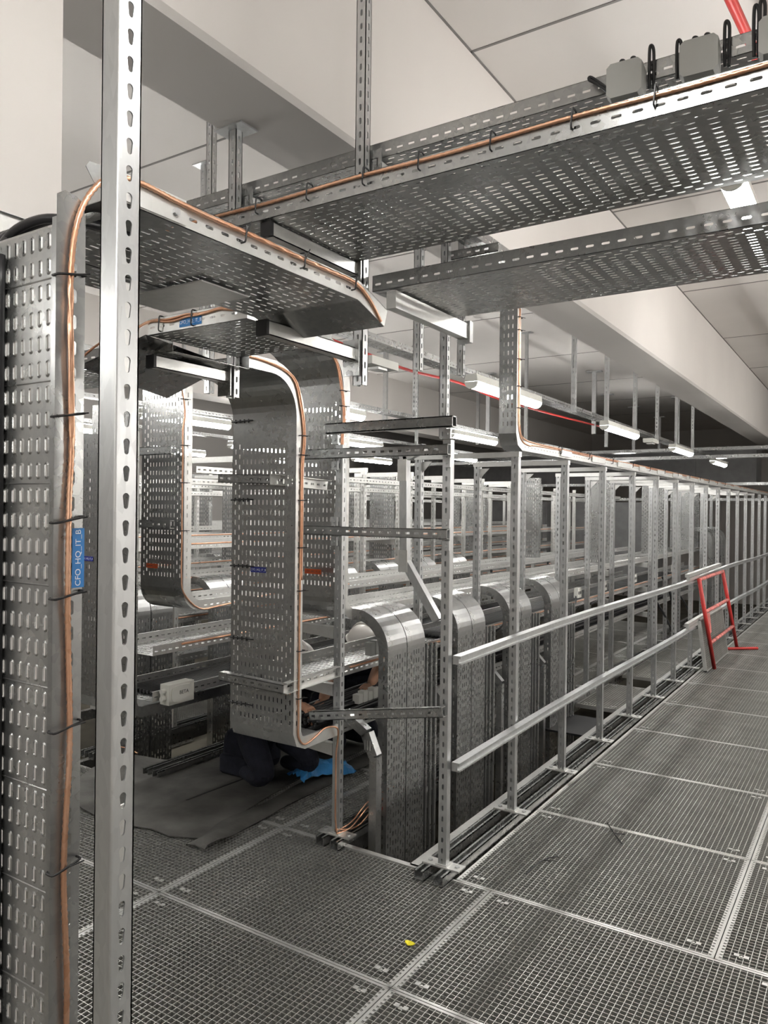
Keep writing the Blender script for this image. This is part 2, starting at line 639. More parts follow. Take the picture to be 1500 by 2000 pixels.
def grating(x0, y0, x1, y1, label, group='floor grating panels', z=0.0):
    key = (round(x1 - x0, 3), round(y1 - y0, 3))
    if key not in GC:
        r = thing('grating_panel', label, 'floor grating', (x0, y0, z), group)
        a, b = grating_mesh(*key)
        a.obj('mesh_bars', 'grate', r)
        b.obj('border_frame', 'bright', r)
        for cx in (0.085, key[0] - 0.085):
            for cy in (0.07, key[1] - 0.07):
                c = MB()
                c.box((cx - 0.026, cy - 0.008, 0.0005), (cx - 0.008, cy + 0.010, 0.0045))
                c.box((cx - 0.008, cy - 0.007, -0.004), (cx + 0.008, cy + 0.007, -0.001))
                c.box((cx + 0.008, cy - 0.008, 0.0005), (cx + 0.026, cy + 0.010, 0.0045))
                c.tube([(cx, cy, -0.004), (cx, cy, 0.003)], 0.005, 8)
                c.obj('saddle_clip', 'bright', r)
        GC[key] = r
        return r
    return dup(GC[key], (x0, y0, z), label=label, group=group)


cx = [-1.6, -0.503, 0.594, 1.69, 2.79]
cn = ['beside the guardrail channel', 'second from the guardrail', 'third from the guardrail', 'against the right wall']
for j in range(17):
    for i in range(4):
        if i > 1 and j > 4:
            continue
        grating(cx[i], 3.1 + j * 0.985, cx[i + 1], 3.1 + (j + 1) * 0.985, 'corridor floor grating %s, %s row past the guardrail end' % (cn[i], ORD[j]), 'corridor grating panels')
fx = [-5.02, -3.82, -2.62, -1.42, -0.22, 0.98, 2.18]
for i in range(6):
    nm = ['fifth to the left', 'behind the left tray', 'left of the yellow scrap panel', 'with the yellow scrap on it', 'right of the yellow scrap panel', 'far right'][i]
    grating(fx[i], 2.27, fx[i + 1], 3.1, 'crossing floor grating panel %s, in front of the racks' % nm, 'crossing grating panels')
    grating(fx[i], 1.27, fx[i + 1], 2.27, 'near floor grating panel %s, at the bottom of the picture' % nm, 'nearest grating panels')
    grating(fx[i], 0.27, fx[i + 1], 1.27, 'floor grating panel %s, in the row underfoot' % nm, 'underfoot grating panels')
for j in range(9):
    grating(-3.72, 3.1 + j * 0.985, -2.62, 3.1 + (j + 1) * 0.985, 'aisle floor grating between the first two racks, %s from the front' % ORD[j], 'aisle grating panels')
for j in range(8):
    grating(-2.62, 3.1 + j * 0.985, -2.3, 3.1 + (j + 1) * 0.985, 'narrow floor grating under the first rack, %s from the front' % ORD[j], 'narrow grating panels')
for a in range(3):
    for j in range(10):
        if a == 0 and j < 1:
            continue
        grating(-5.6 - a * 2.08, 3.1 + j * 0.985, -4.5 - a * 2.08, 3.1 + (j + 1) * 0.985, 'left aisle %s floor grating, %s from the front' % (ORD[a], ORD[j]), 'left aisle grating panels')
for q, (y0, y1) in enumerate(((6.55, 7.5), (8.0, 8.95), (8.95, 9.9), (9.9, 10.85), (10.85, 11.8))):
    grating(-2.22, y0, -1.82, y1, 'short grating panel inside the riser pit, %s from the front' % ORD[q], 'pit grating panels')

# steel bearers that carry the grating on the slab
k = 0
for y in [0.27, 1.27, 2.27, 3.1] + [3.1 + j * 0.985 for j in range(1, 18)]:
    k += 1
    mb = MB()
    x0 = -5.0 if y < 3.05 else -1.6
    mb.box((x0, y - 0.03, -0.10), (2.8, y + 0.03, -0.036))
    mb.box((x0, y - 0.012, ZF), (x0 + 0.05, y + 0.012, -0.1))
    mb.box((-0.5, y - 0.02, ZF), (-0.46, y + 0.02, -0.1))
    structure(mb.obj('trim_%d' % (100 + k), 'galv'))
for q, x in enumerate((-3.72, -2.62, -2.3, -1.81, -4.5, -5.6)):
    mb = MB(); mb.box((x - 0.025, 3.12, -0.12), (x + 0.025, 14, -0.037)); structure(mb.obj('trim_%d' % (140 + q), 'galv'))
# bright edge angles around the riser pit
mb = MB(); mb.box((-2.24, 3.085, -0.05), (-1.80, 3.115, 0.006)); structure(mb.obj('trim_160', 'bright'))
mb = MB(); mb.box((-1.845, 3.1, -0.06), (-1.80, 19, 0.006)); structure(mb.obj('trim_161', 'bright'))


# ================================================================== CHANNELS, POSTS, RAILS OF THE GUARDRAIL LINE
def channel(xc, y0, y1, label, group, w=0.05, h=0.045):
    mb = MB()
    t = 0.004
    mb.box((xc - w / 2, y0, 0.001), (xc + w / 2, y1, 0.001 + t))
    mb.box((xc - w / 2, y0, 0.001), (xc - w / 2 + t, y1, h))
    mb.box((xc + w / 2 - t, y0, 0.001), (xc + w / 2, y1, h))
    mb.box((xc - w / 2, y0, h - t), (xc - w / 2 + 0.014, y1, h))
    mb.box((xc + w / 2 - 0.014, y0, h - t), (xc + w / 2, y1, h))
    return tag(mb.obj('floor_channel', 'galv'), label, 'channel', group)


channel(-1.735, 3.0, 19.5, 'inner floor channel under the guardrail posts, next to the pit', 'floor channels')
channel(-1.635, 3.0, 19.5, 'outer floor channel under the guardrail posts, next to the corridor grating', 'floor channels')
channel(-2.325, 3.03, 14, 'left floor channel under the first rack posts, on the mat side', 'floor channels')
channel(-2.235, 3.03, 14, 'floor channel under the first rack posts, on the pit side', 'floor channels')
for q in range(4):
    channel([-3.74, -3.83, -4.37, -4.46][q], 3.2, 14, 'floor channel of the second rack pit, %s from the mat' % ORD[q], 'floor channels')

POSTH = 1.96


def base_post(name, label, loc, L, group, plate=True, side=True, rnd=False, kind=0):
    r = thing(name, label, 'post', loc, group)
    mb = MB()
    post_mesh(mb, L, 0.041, 0.037, 0.003, True, side, rnd=rnd)
    mb.obj('profile', 'post', r)
    if plate:
        p = MB()
        p.box((-0.095, -0.035, 0), (0.095, 0.035, 0.007))
        p.box((-0.03, -0.03, 0.007), (0.03, 0.03, 0.012))
        p.obj('base_plate', 'bright', r)
        for sx in (-0.07, 0.07):
            b = MB()
            b.tube([(sx, 0, 0.007), (sx, 0, 0.013)], 0.012, 6)
            b.obj('bolt', 'post', r)
    return r


PY = [3.11 + 0.78 * k for k in range(21)]
PG = 'guardrail posts along the pit'
p0 = base_post('guardrail_post', 'nearest slotted guardrail post at the corner of the pit, carrying both rail ends', (-1.665, PY[0], 0.045), POSTH, PG, side=False, rnd=True)
for k in range(1, 21):
    dup(p0, (-1.665, PY[k], 0.045), label='slotted guardrail post beside the corridor, %s from the near corner of the pit' % ORD[k])


def rail(z, label):
    mb = MB()
    y0 = PY[0] + 0.005
    # two lengths with a small sag and a splice, C profile lying on its side
    def prof(x, zz):
        return [(-0.018, 0.02), (0.022, 0.02), (0.022, 0.008), (0.012, 0.008), (0.012, -0.012), (0.022, -0.012), (0.022, -0.02), (-0.018, -0.02)]
    ys = [y0 + i * (19.0 - y0) / 24 for i in range(25)]
    P = []
    rings = []
    for i, y in enumerate(ys):
        dz = 0.012 * math.sin((y - y0) / 3.1 * PI)
        rings.append([Vector((-1.615 + x, y, z + dz + zz)) for x, zz in prof(0, 0)])
    n = 8
    P = [p for r in rings for p in r]
    F = [(i * n + k, i * n + (k + 1) % n, (i + 1) * n + (k + 1) % n, (i + 1) * n + k) for i in range(24) for k in range(n)]
    F += [tuple(reversed(range(n))), tuple(24 * n + k for k in range(n))]
    mb.add(P, F)
    return tag(mb.obj('guardrail_rail', 'post'), label, 'rail', 'rails of the guardrail')


rail(0.995, 'upper galvanised handrail of the guardrail along the corridor')
rail(0.505, 'lower galvanised knee rail of the guardrail along the corridor')
for z, nm in ((1.06, 'upper'), (0.565, 'lower')):
    mb = MB()
    mb.bar((-1.60, 8.05, z - 0.005), (-1.60, 9.9, z + 0.01), 0.04, 0.035)
    mb.bar((-1.60, 8.1, z - 0.045), (-1.60, 8.6, z - 0.04), 0.03, 0.03)
    tag(mb.obj('splice_bar', 'bright'), 'short loose bar lying on the %s rail behind the red frame' % nm, 'bar', 'loose bars on the guardrail')

# first rack post line on the other side of the pit
RG = 'first rack posts across the pit'
pP2 = base_post('rack_post', 'slotted rack post at the front corner beside the coppered tray riser', (-2.275, PY[0], 0.045), POSTH, RG, rnd=True)
for k in range(1, 14):
    dup(pP2, (-2.275, PY[k], 0.045), label='slotted post of the first rack across the pit, %s from the front' % ORD[k])
# cross bars and corner gussets tying the two lines
for k in range(1, 14):
    r = thing('cross_bar', 'cross bar tying rack post to guardrail post, %s pair from the front' % ORD[k], 'bar', (-1.97, PY[k], 1.985), 'cross bars over the pit')
    mb = MB(); mb.box((-0.33, -0.02, -0.008), (0.33, 0.02, 0.02)); mb.obj('bar', 'bright', r)
    for sx in (-1,):
        g = MB()
        g.prism([(sx * 0.285, -0.02), (sx * 0.285, -0.085), (sx * 0.22, -0.02)], lambda x, z, s: Vector((x, -0.003 if s == 0 else 0.003, z)))
        g.obj('gusset', 'bright', r)

# front portal between the two corner posts
mb = MB()
mb.box((-2.31, 3.02, 2.055), (-1.60, 3.062, 2.06)); mb.box((-2.31, 3.02, 2.10), (-1.60, 3.062, 2.105))
mb.box((-2.31, 3.058, 2.055), (-1.60, 3.062, 2.105)); mb.box((-2.31, 3.02, 2.055), (-1.60, 3.025, 2.105))
tag(mb.obj('portal_beam', 'galv'), 'top beam of the front portal between the two corner posts', 'beam')


NB = None


def slotted_bar(name, label, p0_, p1_, w_, h_, mat='galv', cat='bar', group=None):
    """C bar from p0 to p1, slotted web facing the camera side"""
    p0_, p1_ = Vector(p0_), Vector(p1_)
    d = (p1_ - p0_)
    L = d.length
    d.normalize()
    side = Vector((d.y, -d.x, 0)).normalized() if abs(d.z) < 0.95 else Vector((0, -1, 0))
    up = side.cross(d)
    if up.z < 0:
        up = -up
    mb = MB()
    T = lambda u, v, q: p0_ + d * u + up * (v - h_ / 2) + side * (w_ / 2 - q)
    sheet(mb, T, L, h_, [(h_ / 2, 0.0)], 0.024, 0.010, 0.003)
    T = lambda u, v, q: p0_ + d * u + up * (h_ / 2 - q) + side * (w_ / 2 - v)
    sheet(mb, T, L, w_, [], th=0.003)
    T = lambda u, v, q: p0_ + d * u + up * (-h_ / 2 + q) + side * (w_ / 2 - v)
    sheet(mb, T, L, w_, [], th=0.003)
    return tag(mb.obj(name, mat), label, cat, group)


slotted_bar('portal_rail', 'upper slotted cross rail just under the portal beam, running left past the riser', (-2.55, 3.06, 1.958), (-1.635, 3.06, 1.958), 0.03, 0.048)
slotted_bar('portal_rail', 'lower slotted cross rail of the front portal at eye height', (-2.55, 3.06, 1.573), (-1.635, 3.06, 1.573), 0.03, 0.045)
slotted_bar('bent_bar', 'loose slotted bar hanging askew across the portal near the floor', (-2.40, 3.05, 0.635), (-1.64, 3.05, 0.77), 0.035, 0.045)
for z in (2.03, 1.90, 1.62, 1.52):
    for x, nm in ((-2.29, 'left'), (-1.655, 'right')):
        b = MB()
        b.box((x - 0.018, 3.072, z - 0.022), (x + 0.018, 3.086, z + 0.022))
        b.tube([(x, 3.072, z), (x, 3.064, z)], 0.009, 6)
        tag(b.obj('clamp_bolt', 'post'), 'small bolted clamp on the %s portal post, at %s' % (nm, {2.03: 'the beam', 1.90: 'just under the upper rail', 1.62: 'just above the lower rail', 1.52: 'just below the lower rail'}[z]), 'clamp', 'portal clamps')
# bent strut behind the portal (three lengths hinged together)
r = thing('bent_strut', 'bent slotted strut with hinge plates behind the portal, leaning to the curved risers', 'strut', (-2.2, 3.55, 1.4))
for a, b in (((0.0, 0.05, 0.59), (0.01, 0.05, 0.0)), ((0.01, 0.05, 0.0), (0.22, 0.05, -0.31)), ((0.0, 0.05, 0.57), (0.13, 0.05, 0.62))):
    mb = MB(); mb.bar(a, b, 0.045, 0.045, (0, 1, 0)); mb.obj('length', 'post', r)
for z, xx in ((0.5, 0.0), (0.0, 0.012)):
    mb = MB(); mb.box((xx - 0.028, 0.02, z - 0.06), (xx + 0.028, 0.026, z + 0.06)); mb.obj('hinge_plate', 'bright', r)
# diagonal angle beside the first curved riser
r = thing('angled_bracket', 'angled slotted profile bent down into the pit beside the first curved riser', 'bracket', (-2.2, 3.26, 0.45))
mb = MB(); mb.bar((-0.14, 0, 0.16), (0.0, 0, 0.08), 0.05, 0.045, (0, 1, 0)); mb.bar((0.0, 0, 0.08), (0.05, 0, -0.03), 0.055, 0.045, (0, 1, 0)); mb.obj('arm', 'galv', r)
mb = MB(); mb.box((0.03, -0.025, -1.3), (0.075, 0.025, -0.03)); mb.obj('leg', 'galv', r)
for i in range(3):
    mb = MB(); mb.box((0.0 + i * 0.016, -0.027, 0.0), (0.008 + i * 0.016, -0.0255, 0.05)); mb.obj('slot_mark', 'bright', r)

# ================================================================== CURVED RISERS IN THE PIT
def riser(x, y, top, label, group, W=0.19, R=0.21, out=0.06, base=-0.88):
    m_ = frame((x, y, base), Z_, Y_, -X_)
    return tray('curved_riser', label, m_, [('s', top - base - R), ('b', R, 90, 12), ('p', out)], W, 0.058, group, 'cable riser', lip=0.008)


RS = 'curved risers rising from the pit'
ry0 = riser(-2.13, 3.34, 1.15, 'front curved tray riser of the nearest pair, arching from pit to rack', RS)
for k in range(4):
    for j in range(2):
        if k == 0 and j == 0:
            continue
        lab = '%s curved riser of the %s pair from the front, arching out of the pit' % (('near', 'far')[j], ORD[k])
        if k == 0:
            lab = 'second curved riser of the nearest pair, close behind the front one'
        dup(ry0, (-2.13, 3.34 + 0.785 * k + 0.197 * j, -0.88) and None, mat=frame((-2.13, 3.34 + 0.785 * k + 0.197 * j, -0.88), Z_, Y_, -X_), label=lab)
rf0 = riser(-2.13, 12.52, 1.46, 'tall curved riser at the far end of the rack, first of five', 'tall far curved risers')
for j in range(1, 5):
    dup(rf0, mat=frame((-2.13, (12.52, 12.76, 13.0, 13.29, 13.53)[j], -0.88), Z_, Y_, -X_), label='tall curved riser at the far end of the rack, %s of five' % ORD[j])
# back side trays of each pair (open side profiles standing behind)
for k in range(4):
    y = 3.34 + 0.785 * k + 0.40
    mb = MB()
    for q in range(3):
        mb.box((-2.14 + q * 0.012, y + q * 0.03, -0.88), (-2.125 + q * 0.012, y + 0.018 + q * 0.03, 0.93))
    tag(mb.obj('support_profile', 'galv'), 'dark upright channel standing behind the %s pair of curved risers' % ORD[k], 'profile', 'upright channels in the pit')
for k in range(3):
    y = 3.34 + 0.785 * (k + 1) - 0.09
    r = thing('angled_bracket', 'small angled bracket in the pit between %s and %s riser pairs' % (ORD[k], ORD[k + 1]), 'bracket', (-2.16, y, 0.5), 'small pit brackets')
    mb = MB(); mb.bar((-0.14, 0, 0.14), (0.0, 0, 0.0), 0.06, 0.04, (0, 1, 0)); mb.obj('arm', 'galv', r)
    mb = MB(); mb.box((-0.02, -0.02, -1.3), (0.02, 0.02, 0.0)); mb.obj('leg', 'galv', r)
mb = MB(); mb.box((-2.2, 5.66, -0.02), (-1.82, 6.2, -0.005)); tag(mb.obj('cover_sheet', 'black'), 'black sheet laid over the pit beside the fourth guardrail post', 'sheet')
r = thing('timber_stack', 'brown timber boards on the lower floor of the pit', 'timber', (-2.0, 7.4, ZF))
for i in range(6):
    mb = MB(); mb.box((-0.2 + i * 0.07, -1.2, 0.0), (-0.14 + i * 0.07, 1.2, 0.12)); mb.obj('board', 'wood', r)

# ================================================================== OVERHEAD TRAYS
def arm(label, p, L, down=0.045, rot=None, group='cantilever tray brackets'):
    """cantilever arm reaching from p along -Y (or +Y when L<0)"""
    r = thing('cantilever_bracket', label, 'bracket', p, group)
    s = -1 if L > 0 else 1
    L = abs(L)
    mb = MB()
    a, b = sorted((0, s * L))
    mb.box((-0.02, a, -down), (0.02, b, -down + 0.003)); mb.box((-0.02, a, -0.003), (0.02, b, 0)); mb.box((0.017, a, -down), (0.02, b, 0)); mb.box((-0.02, a, -down), (-0.017, b, 0))
    mb.obj('arm', 'bright', r)
    mb = MB()
    e = s * L
    mb.box((-0.022, min(e, e + s * 0.012), -down - 0.001), (0.022, max(e, e + s * 0.012), 0.001))
    mb.obj('end_cap', 'black', r)
    mb = MB(); mb.box((-0.035, -0.006 if s < 0 else 0.0, -0.1), (0.035, 0.0 if s < 0 else 0.006, 0.03)); mb.obj('back_plate', 'galv', r)
    return r


ZT1 = 2.570
TY0, TY1 = 1.767, 2.243
tray('main_overhead_tray', 'large overhead perforated cable tray crossing the picture at top right, copper wire on its edge', frame((-2.3, TY0, ZT1), X_, Y_, Z_), [('s', 4.6)], TY1 - TY0, 0.058, rnd=True)
tray('second_overhead_tray', 'second overhead perforated tray, lower and behind the large one', frame((-1.56, 2.312, 2.475), X_, Y_, Z_), [('s', 3.9)], 0.48, 0.058, rnd=True)
tray('upper_overhead_tray', 'highest overhead tray behind the hanging posts with junction boxes on it', frame((-2.9, 2.33, 2.965), X_, Y_, Z_), [('s', 5.2)], 0.40, 0.058)


def hanger(label, x, y, zbot, ztop, group='hanging posts', side=True, w=0.041, d=0.036, plate=True):
    r = thing('hanging_post', label, 'post', (x, y, zbot), group)
    mb = MB(); post_mesh(mb, ztop - zbot, w, d, 0.003, True, side, rnd=True); mb.obj('profile', 'post', r)
    if plate:
        mb = MB(); mb.box((-0.075, -0.05, ztop - zbot - 0.006), (0.075, 0.05, ztop - zbot)); mb.obj('head_plate', 'post', r)
    return r


hanger('hanging slotted post at upper centre, carrying the ends of the overhead trays', -1.584, 2.275, 2.13, ZC)
hanger('hanging slotted post under the beam left of centre, carrying the left tray bracket', -2.215, 2.275, 2.13, ZB)
hanger('thin hanging slotted post under the beam, left of the others', -3.05, 2.95, 2.3, ZC)
hanger('hanging post behind the second overhead tray, reaching down to the portal beam', -1.84, 3.42, 2.07, ZC - 0.0, w=0.055, d=0.05) if False else hanger('hanging post under the beam edge, reaching down behind the portal beam', -1.885, 3.47, 2.05, ZB)
hanger('slim hanging post just right of the one above the portal', -1.90, 3.68, 2.41, ZB, w=0.035, d=0.03)
hanger('short hanging post behind the end of the second overhead tray', -1.945, 3.30, 2.38, ZB, w=0.04, d=0.035)
arm('bracket under the large overhead tray, black end cap at its left end', (-1.6, 2.25, ZT1 - 0.003), 0.46)
arm('lower bracket on the central hanging post under the left crossing tray', (-1.605, 2.25, 2.262), 0.47)
arm('bracket on the left hanging post under the left crossing tray', (-2.235, 2.25, 2.235), 0.37)
arm('bracket under the near end of the second overhead tray', (-1.36, 2.80, 2.47), 0.46) if False else None
rb = thing('cantilever_bracket', 'bracket under the left end of the second overhead tray, rising to the right', 'bracket', (-1.30, 2.285, 2.45), 'cantilever tray brackets')
mb = MB(); mb.box((-0.2, 0.03, -0.045), (-0.16, 0.62, 0.018)); mb.obj('arm', 'bright', rb)
mb = MB(); mb.box((-0.21, 0.6, -0.06), (-0.15, 0.63, 0.03)); mb.obj('back_plate', 'galv', rb)
arm('bracket reaching back under the highest tray from the central hanging post', (-1.555, 2.30, 2.955), -0.42)
arm('bracket reaching back under the highest tray from the left hanging post', (-2.18, 2.30, 2.955), -0.42)

# near left riser tray (opens to the camera) and the tray it feeds
T0X, T0Y = -1.272, 0.908


def emboss_sheet(mb, T, L, W, cols, pitch, sl, sw, rows_skip=()):
    """near tray plate: every slot stadium-shaped inside a raised rim"""
    N = 20
    nr = int(L / pitch + 0.01)
    hw = (cols[1] - cols[0]) / 2

    def ring(w_, l_):
        out = []
        r = w_ / 2
        for q in range(N):
            th = 2 * PI * (q + 0.5) / N
            c, s = math.cos(th), math.sin(th)
            x, y = r * c, r * s
            out.append((x + math.copysign(l_ / 2 - r, c), y))
        return out
    r_in, r_out = ring(sw, sl), ring(sw * 1.75, sl * 1.22)
    # rectangle ring by clamping directions
    rect = []
    for (x, y) in r_out:
        k = min((pitch / 2) / abs(x) if abs(x) > 1e-9 else 1e9, hw / abs(y) if abs(y) > 1e-9 else 1e9)
        rect.append((x * k, y * k))
    for i in range(nr):
        u = (i + 0.5) * pitch
        for v in cols:
            P = [T(u + x, v + y, 0) for x, y in rect] + [T(u + x, v + y, 0) for x, y in r_out] + [T(u + x, v + y, 0.0022) for x, y in r_in] + [T(u + x, v + y, -0.0008) for x, y in r_in]
            F = []
            for a in range(3):
                for q in range(N):
                    F.append((a * N + q, a * N + (q + 1) % N, (a + 1) * N + (q + 1) % N, (a + 1) * N + q))
            # corners of the cell
            mb.add(P, F)
            for sx in (-1, 1):
                for sy in (-1, 1):
                    cand = [(x, y) for x, y in rect if x * sx > 0 and y * sy > 0]
                    ex = [c for c in cand if abs(abs(c[0]) - pitch / 2) < 1e-7]
                    ey = [c for c in cand if abs(abs(c[1]) - hw) < 1e-7]
                    if ex and ey:
                        e1 = max(ex, key=lambda c: abs(c[1]))
                        e2 = max(ey, key=lambda c: abs(c[0]))
                        mb.add([T(u + e1[0], v + e1[1], 0), T(u + sx * pitch / 2, v + sy * hw, 0), T(u + e2[0], v + e2[1], 0)], [(0, 1, 2)])
    v0, v1 = cols[0] - hw, cols[-1] + hw
    for a, b in ((0, v0), (v1, W)):
        mb.quad(T(0, a, 0), T(nr * pitch, a, 0), T(nr * pitch, b, 0), T(0, b, 0))
    # pressed cross grooves every fourth row
    for i in range(2, nr, 4):
        u = i * pitch
        mb.add([T(u - 0.002, 0.004, 0.0004), T(u, 0.004, 0.0018), T(u + 0.002, 0.004, 0.0004), T(u - 0.002, W - 0.004, 0.0004), T(u, W - 0.004, 0.0018), T(u + 0.002, W - 0.004, 0.0004)],
               [(0, 1, 4, 3), (1, 2, 5, 4)])




def star_cell(hole, hu, hv, n=28):
    """rays from the cell centre: matching outlines of the hole polygon and of the cell rectangle"""
    angs = [2 * PI * (q + 0.5) / n for q in range(n)] + [math.atan2(sv * hv, su * hu) % (2 * PI) for su in (-1, 1) for sv in (-1, 1)]
    angs += [math.atan2(y, x) % (2 * PI) for x, y in hole]
    angs = sorted(set(round(a, 5) for a in angs))
    inn, out = [], []
    m_ = len(hole)
    for a in angs:
        c, s_ = math.cos(a), math.sin(a)
        k = min(hu / abs(c) if abs(c) > 1e-9 else 1e9, hv / abs(s_) if abs(s_) > 1e-9 else 1e9)
        out.append((c * k, s_ * k))
        best = 0
        for i in range(m_):
            (x0, y0), (x1, y1) = hole[i], hole[(i + 1) % m_]
            dx, dy = x1 - x0, y1 - y0
            den = c * dy - s_ * dx
            if abs(den) < 1e-12:
                continue
            t = (x0 * dy - y0 * dx) / den
            w__ = (x0 * s_ - y0 * c) / den
            if t > 0 and -1e-6 <= w__ <= 1 + 1e-6:
                best = max(best, t)
        inn.append((c * best, s_ * best))
    return inn, out


zb0 = 0.0
L0 = 44 * PITCH * 1.04
r = thing('near_vertical_tray', 'tall perforated tray standing at the left edge of the picture, copper wire on its side', 'cable tray', mat=frame((T0X, T0Y, zb0), Z_, -X_, -Y_))
mb = MB()
W0 = 0.30
cols = [0.088 + 0.0283 * i for i in range(7)]
T = lambda u, v, q: Vector((u, v, q))
emboss_sheet(mb, T, L0, W0, cols, PITCH * 1.04, 0.029, 0.0085)
mb.obj('base_plate', 'galv', r)
mb = MB()
T = lambda u, v, q: Vector((u, q, v))
sheet(mb, T, L0 - 0.02, 0.060, [(0.022, 0)], 0.027, 0.008, 0.0016, rnd=True)
T = lambda u, v, q: Vector((u, v, 0.060 + q))
sheet(mb, T, L0 - 0.02, 0.013, [])
# rounded ear where the flange was cut for the bend
mb.prism([(L0 - 0.02, 0.002), (L0 + 0.02, 0.004), (L0 + 0.030, 0.02), (L0 + 0.033, 0.045), (L0 + 0.022, 0.06), (L0 - 0.02, 0.06)], lambda x, z, s: Vector((x, 0.0 if s == 0 else 0.0016, z)))
mb.obj('side_flange', 'galv', r)
mb = MB()
T = lambda u, v, q: Vector((u, W0 - q, v))
sheet(mb, T, L0, 0.060, [(0.03, 0)], 0.027, 0.008, 0.0016)
mb.obj('side_flange', 'galv', r)
mb = MB()
rows_ = []
for i in range(7):
    a = PI / 2 * i / 6
    rows_.append((L0 + 0.018 * math.sin(a), -0.057 * (1 - math.cos(a))))
for i in range(6):
    (a0, c0), (a1, c1) = rows_[i], rows_[i + 1]
    mb.quad((a0, 0, c0), (a1, 0, c1), (a1, W0, c1), (a0, W0, c0))
mb.obj('bend_plate', 'sheet', r, True)

# tray running away from the top of the near riser
ZH = 2.288
r = tray('ceiling_level_tray', 'overhead tray running away from the near left riser, copper wire along its lit edge', frame((T0X, 0.965, ZH), Y_, -X_, Z_), [('p', 0.14), ('s', 0.70), ('b', 0.03, -19, 3), ('p', 0.145)], 0.40, 0.056, rnd=True, bendmat='galv', lit_flange_mat='bright')
mb = MB()
mb.box((-0.01, -0.0035, 0.004), (0.19, -0.001, 0.058))
mb.obj('joint_plate', 'bright', r)
for u in (0.05, 0.16):
    mb = MB(); mb.tube([(u, -0.001, 0.024), (u, -0.010, 0.024)], 0.009, 6); mb.obj('bolt', 'post', r)
mb = MB()
mb.prism([(0.0, 0.0), (-0.04, 0.016), (-0.058, 0.04), (-0.05, 0.052), (0.0, 0.056)], lambda x, z, s: Vector((x, 0.0 if s == 0 else 0.0016, z)))
mb.obj('flange_ear', 'galv', r)
tray('neighbouring_ceiling_tray', 'dim overhead tray alongside the one from the near riser, on the column side', frame((T0X - 0.415, 0.98, ZH + 0.004), Y_, -X_, Z_), [('s', 0.62)], 0.16, 0.05)
mb = MB(); mb.box((-1.83, 1.42, ZH - 0.012), (-1.5, 1.60, ZH - 0.008)); tag(mb.obj('glare_patch', 'bright'), 'bright patch painted in for glare under the left overhead tray near the column', 'sheet')  # zinc plate added to stand for glare on the tray underside

# crossing tray at the same level, label on its lit edge
tray('crossing_tray', 'overhead crossing tray at left centre with the blue label on its edge', frame((-2.16, 1.795, 2.283), X_, Y_, Z_), [('s', 0.47)], 0.445, 0.056, rnd=True, lit_flange_mat='bright')
tray('crossing_tray_extension', 'dark continuation of the crossing tray to the left, under the bracket', frame((-3.9, 1.90, 2.245), X_, Y_, Z_), [('s', 1.75)], 0.40, 0.056)
# plain deflector sheets dropping from its left end
mb = MB()
for th in (0, 0.002):
    mb.quad((-2.17, 1.795, 2.285 + th), (-2.17, 2.20, 2.245 + th), (-2.52, 2.20, 2.14 + th), (-2.36, 1.66, 2.17 + th))
tag(mb.obj('deflector_sheet', 'sheet'), 'plain zinc deflector sheet sloping down left of the crossing tray', 'sheet')

# junction boxes on the highest tray
def junction_box(loc, label, tilt, loops):
    r = thing('junction_box', label, 'junction box', loc, 'grey junction boxes on the overhead tray')
    r.rotation_euler = (0, 0, tilt)
    mb = MB()
    s, c = 0.052, 0.012
    poly = [(-s + c, -s), (s - c, -s), (s, -s + c), (s, s - c), (s - c, s), (-s + c, s), (-s, s - c), (-s, -s + c)]
    mb.prism(poly, lambda x, z, q: Vector((x * (0.97 if q == 0 else 1), -0.03 if q == 0 else 0.0, z * (0.97 if q == 0 else 1))))
    mb.obj('lid', 'box', r)
    mb = MB()
    mb.prism([(x * 0.97, z * 0.97) for x, z in poly], lambda x, z, q: Vector((x, 0.0 if q == 0 else 0.04, z)))
    mb.obj('body', 'box', r)
    for xx in (-0.022, 0.022):
        mb = MB(); mb.tube([(xx, 0.018, -s * 0.97), (xx, 0.018, -s * 0.97 - 0.006)], 0.014, 12); mb.obj('knockout', 'box', r)
    for lp in loops:
        mb = MB(); mb.tube(catmull([Vector(p) for p in lp], 6), 0.0048, 8); mb.obj('cable_tail', 'cable', r, True)
    return r


def loop(x, y, z0, h, lean=0.0):
    return [(x, y, z0), (x - 0.002 + lean * 0.5, y, z0 + h * 0.6), (x + lean, y, z0 + h), (x + 0.010 + lean, y, z0 + h * 0.9), (x + 0.010 + lean * 0.4, y + 0.005, z0 + h * 0.4), (x + 0.010, y + 0.005, z0)]


lps = [loop(-0.02, 0.02, 0.03, 0.05), loop(0.012, 0.02, 0.03, 0.05), loop(0.062, 0.03, -0.02, 0.125)]
junction_box((-0.643, 2.285, 2.955), 'grey junction box with looped cable tails, leftmost of the three on the overhead tray', 0.05, lps + [[(-0.05, 0.02, -0.01), (-0.09, 0.02, 0.03), (-0.115, 0.02, 0.05), (-0.11, 0.025, 0.058), (-0.07, 0.025, 0.02), (-0.05, 0.02, -0.005)]])
junction_box((-0.437, 2.285, 2.957), 'grey junction box with looped cable tails, middle of the three on the overhead tray', 0.05, lps + [loop(-0.065, 0.03, -0.02, 0.11)])
junction_box((-0.235, 2.285, 2.957), 'grey junction box cut by the picture edge, rightmost of the three on the overhead tray', 0.05, lps + [loop(-0.065, 0.03, -0.02, 0.14), loop(-0.05, 0.03, 0.03, 0.1)])

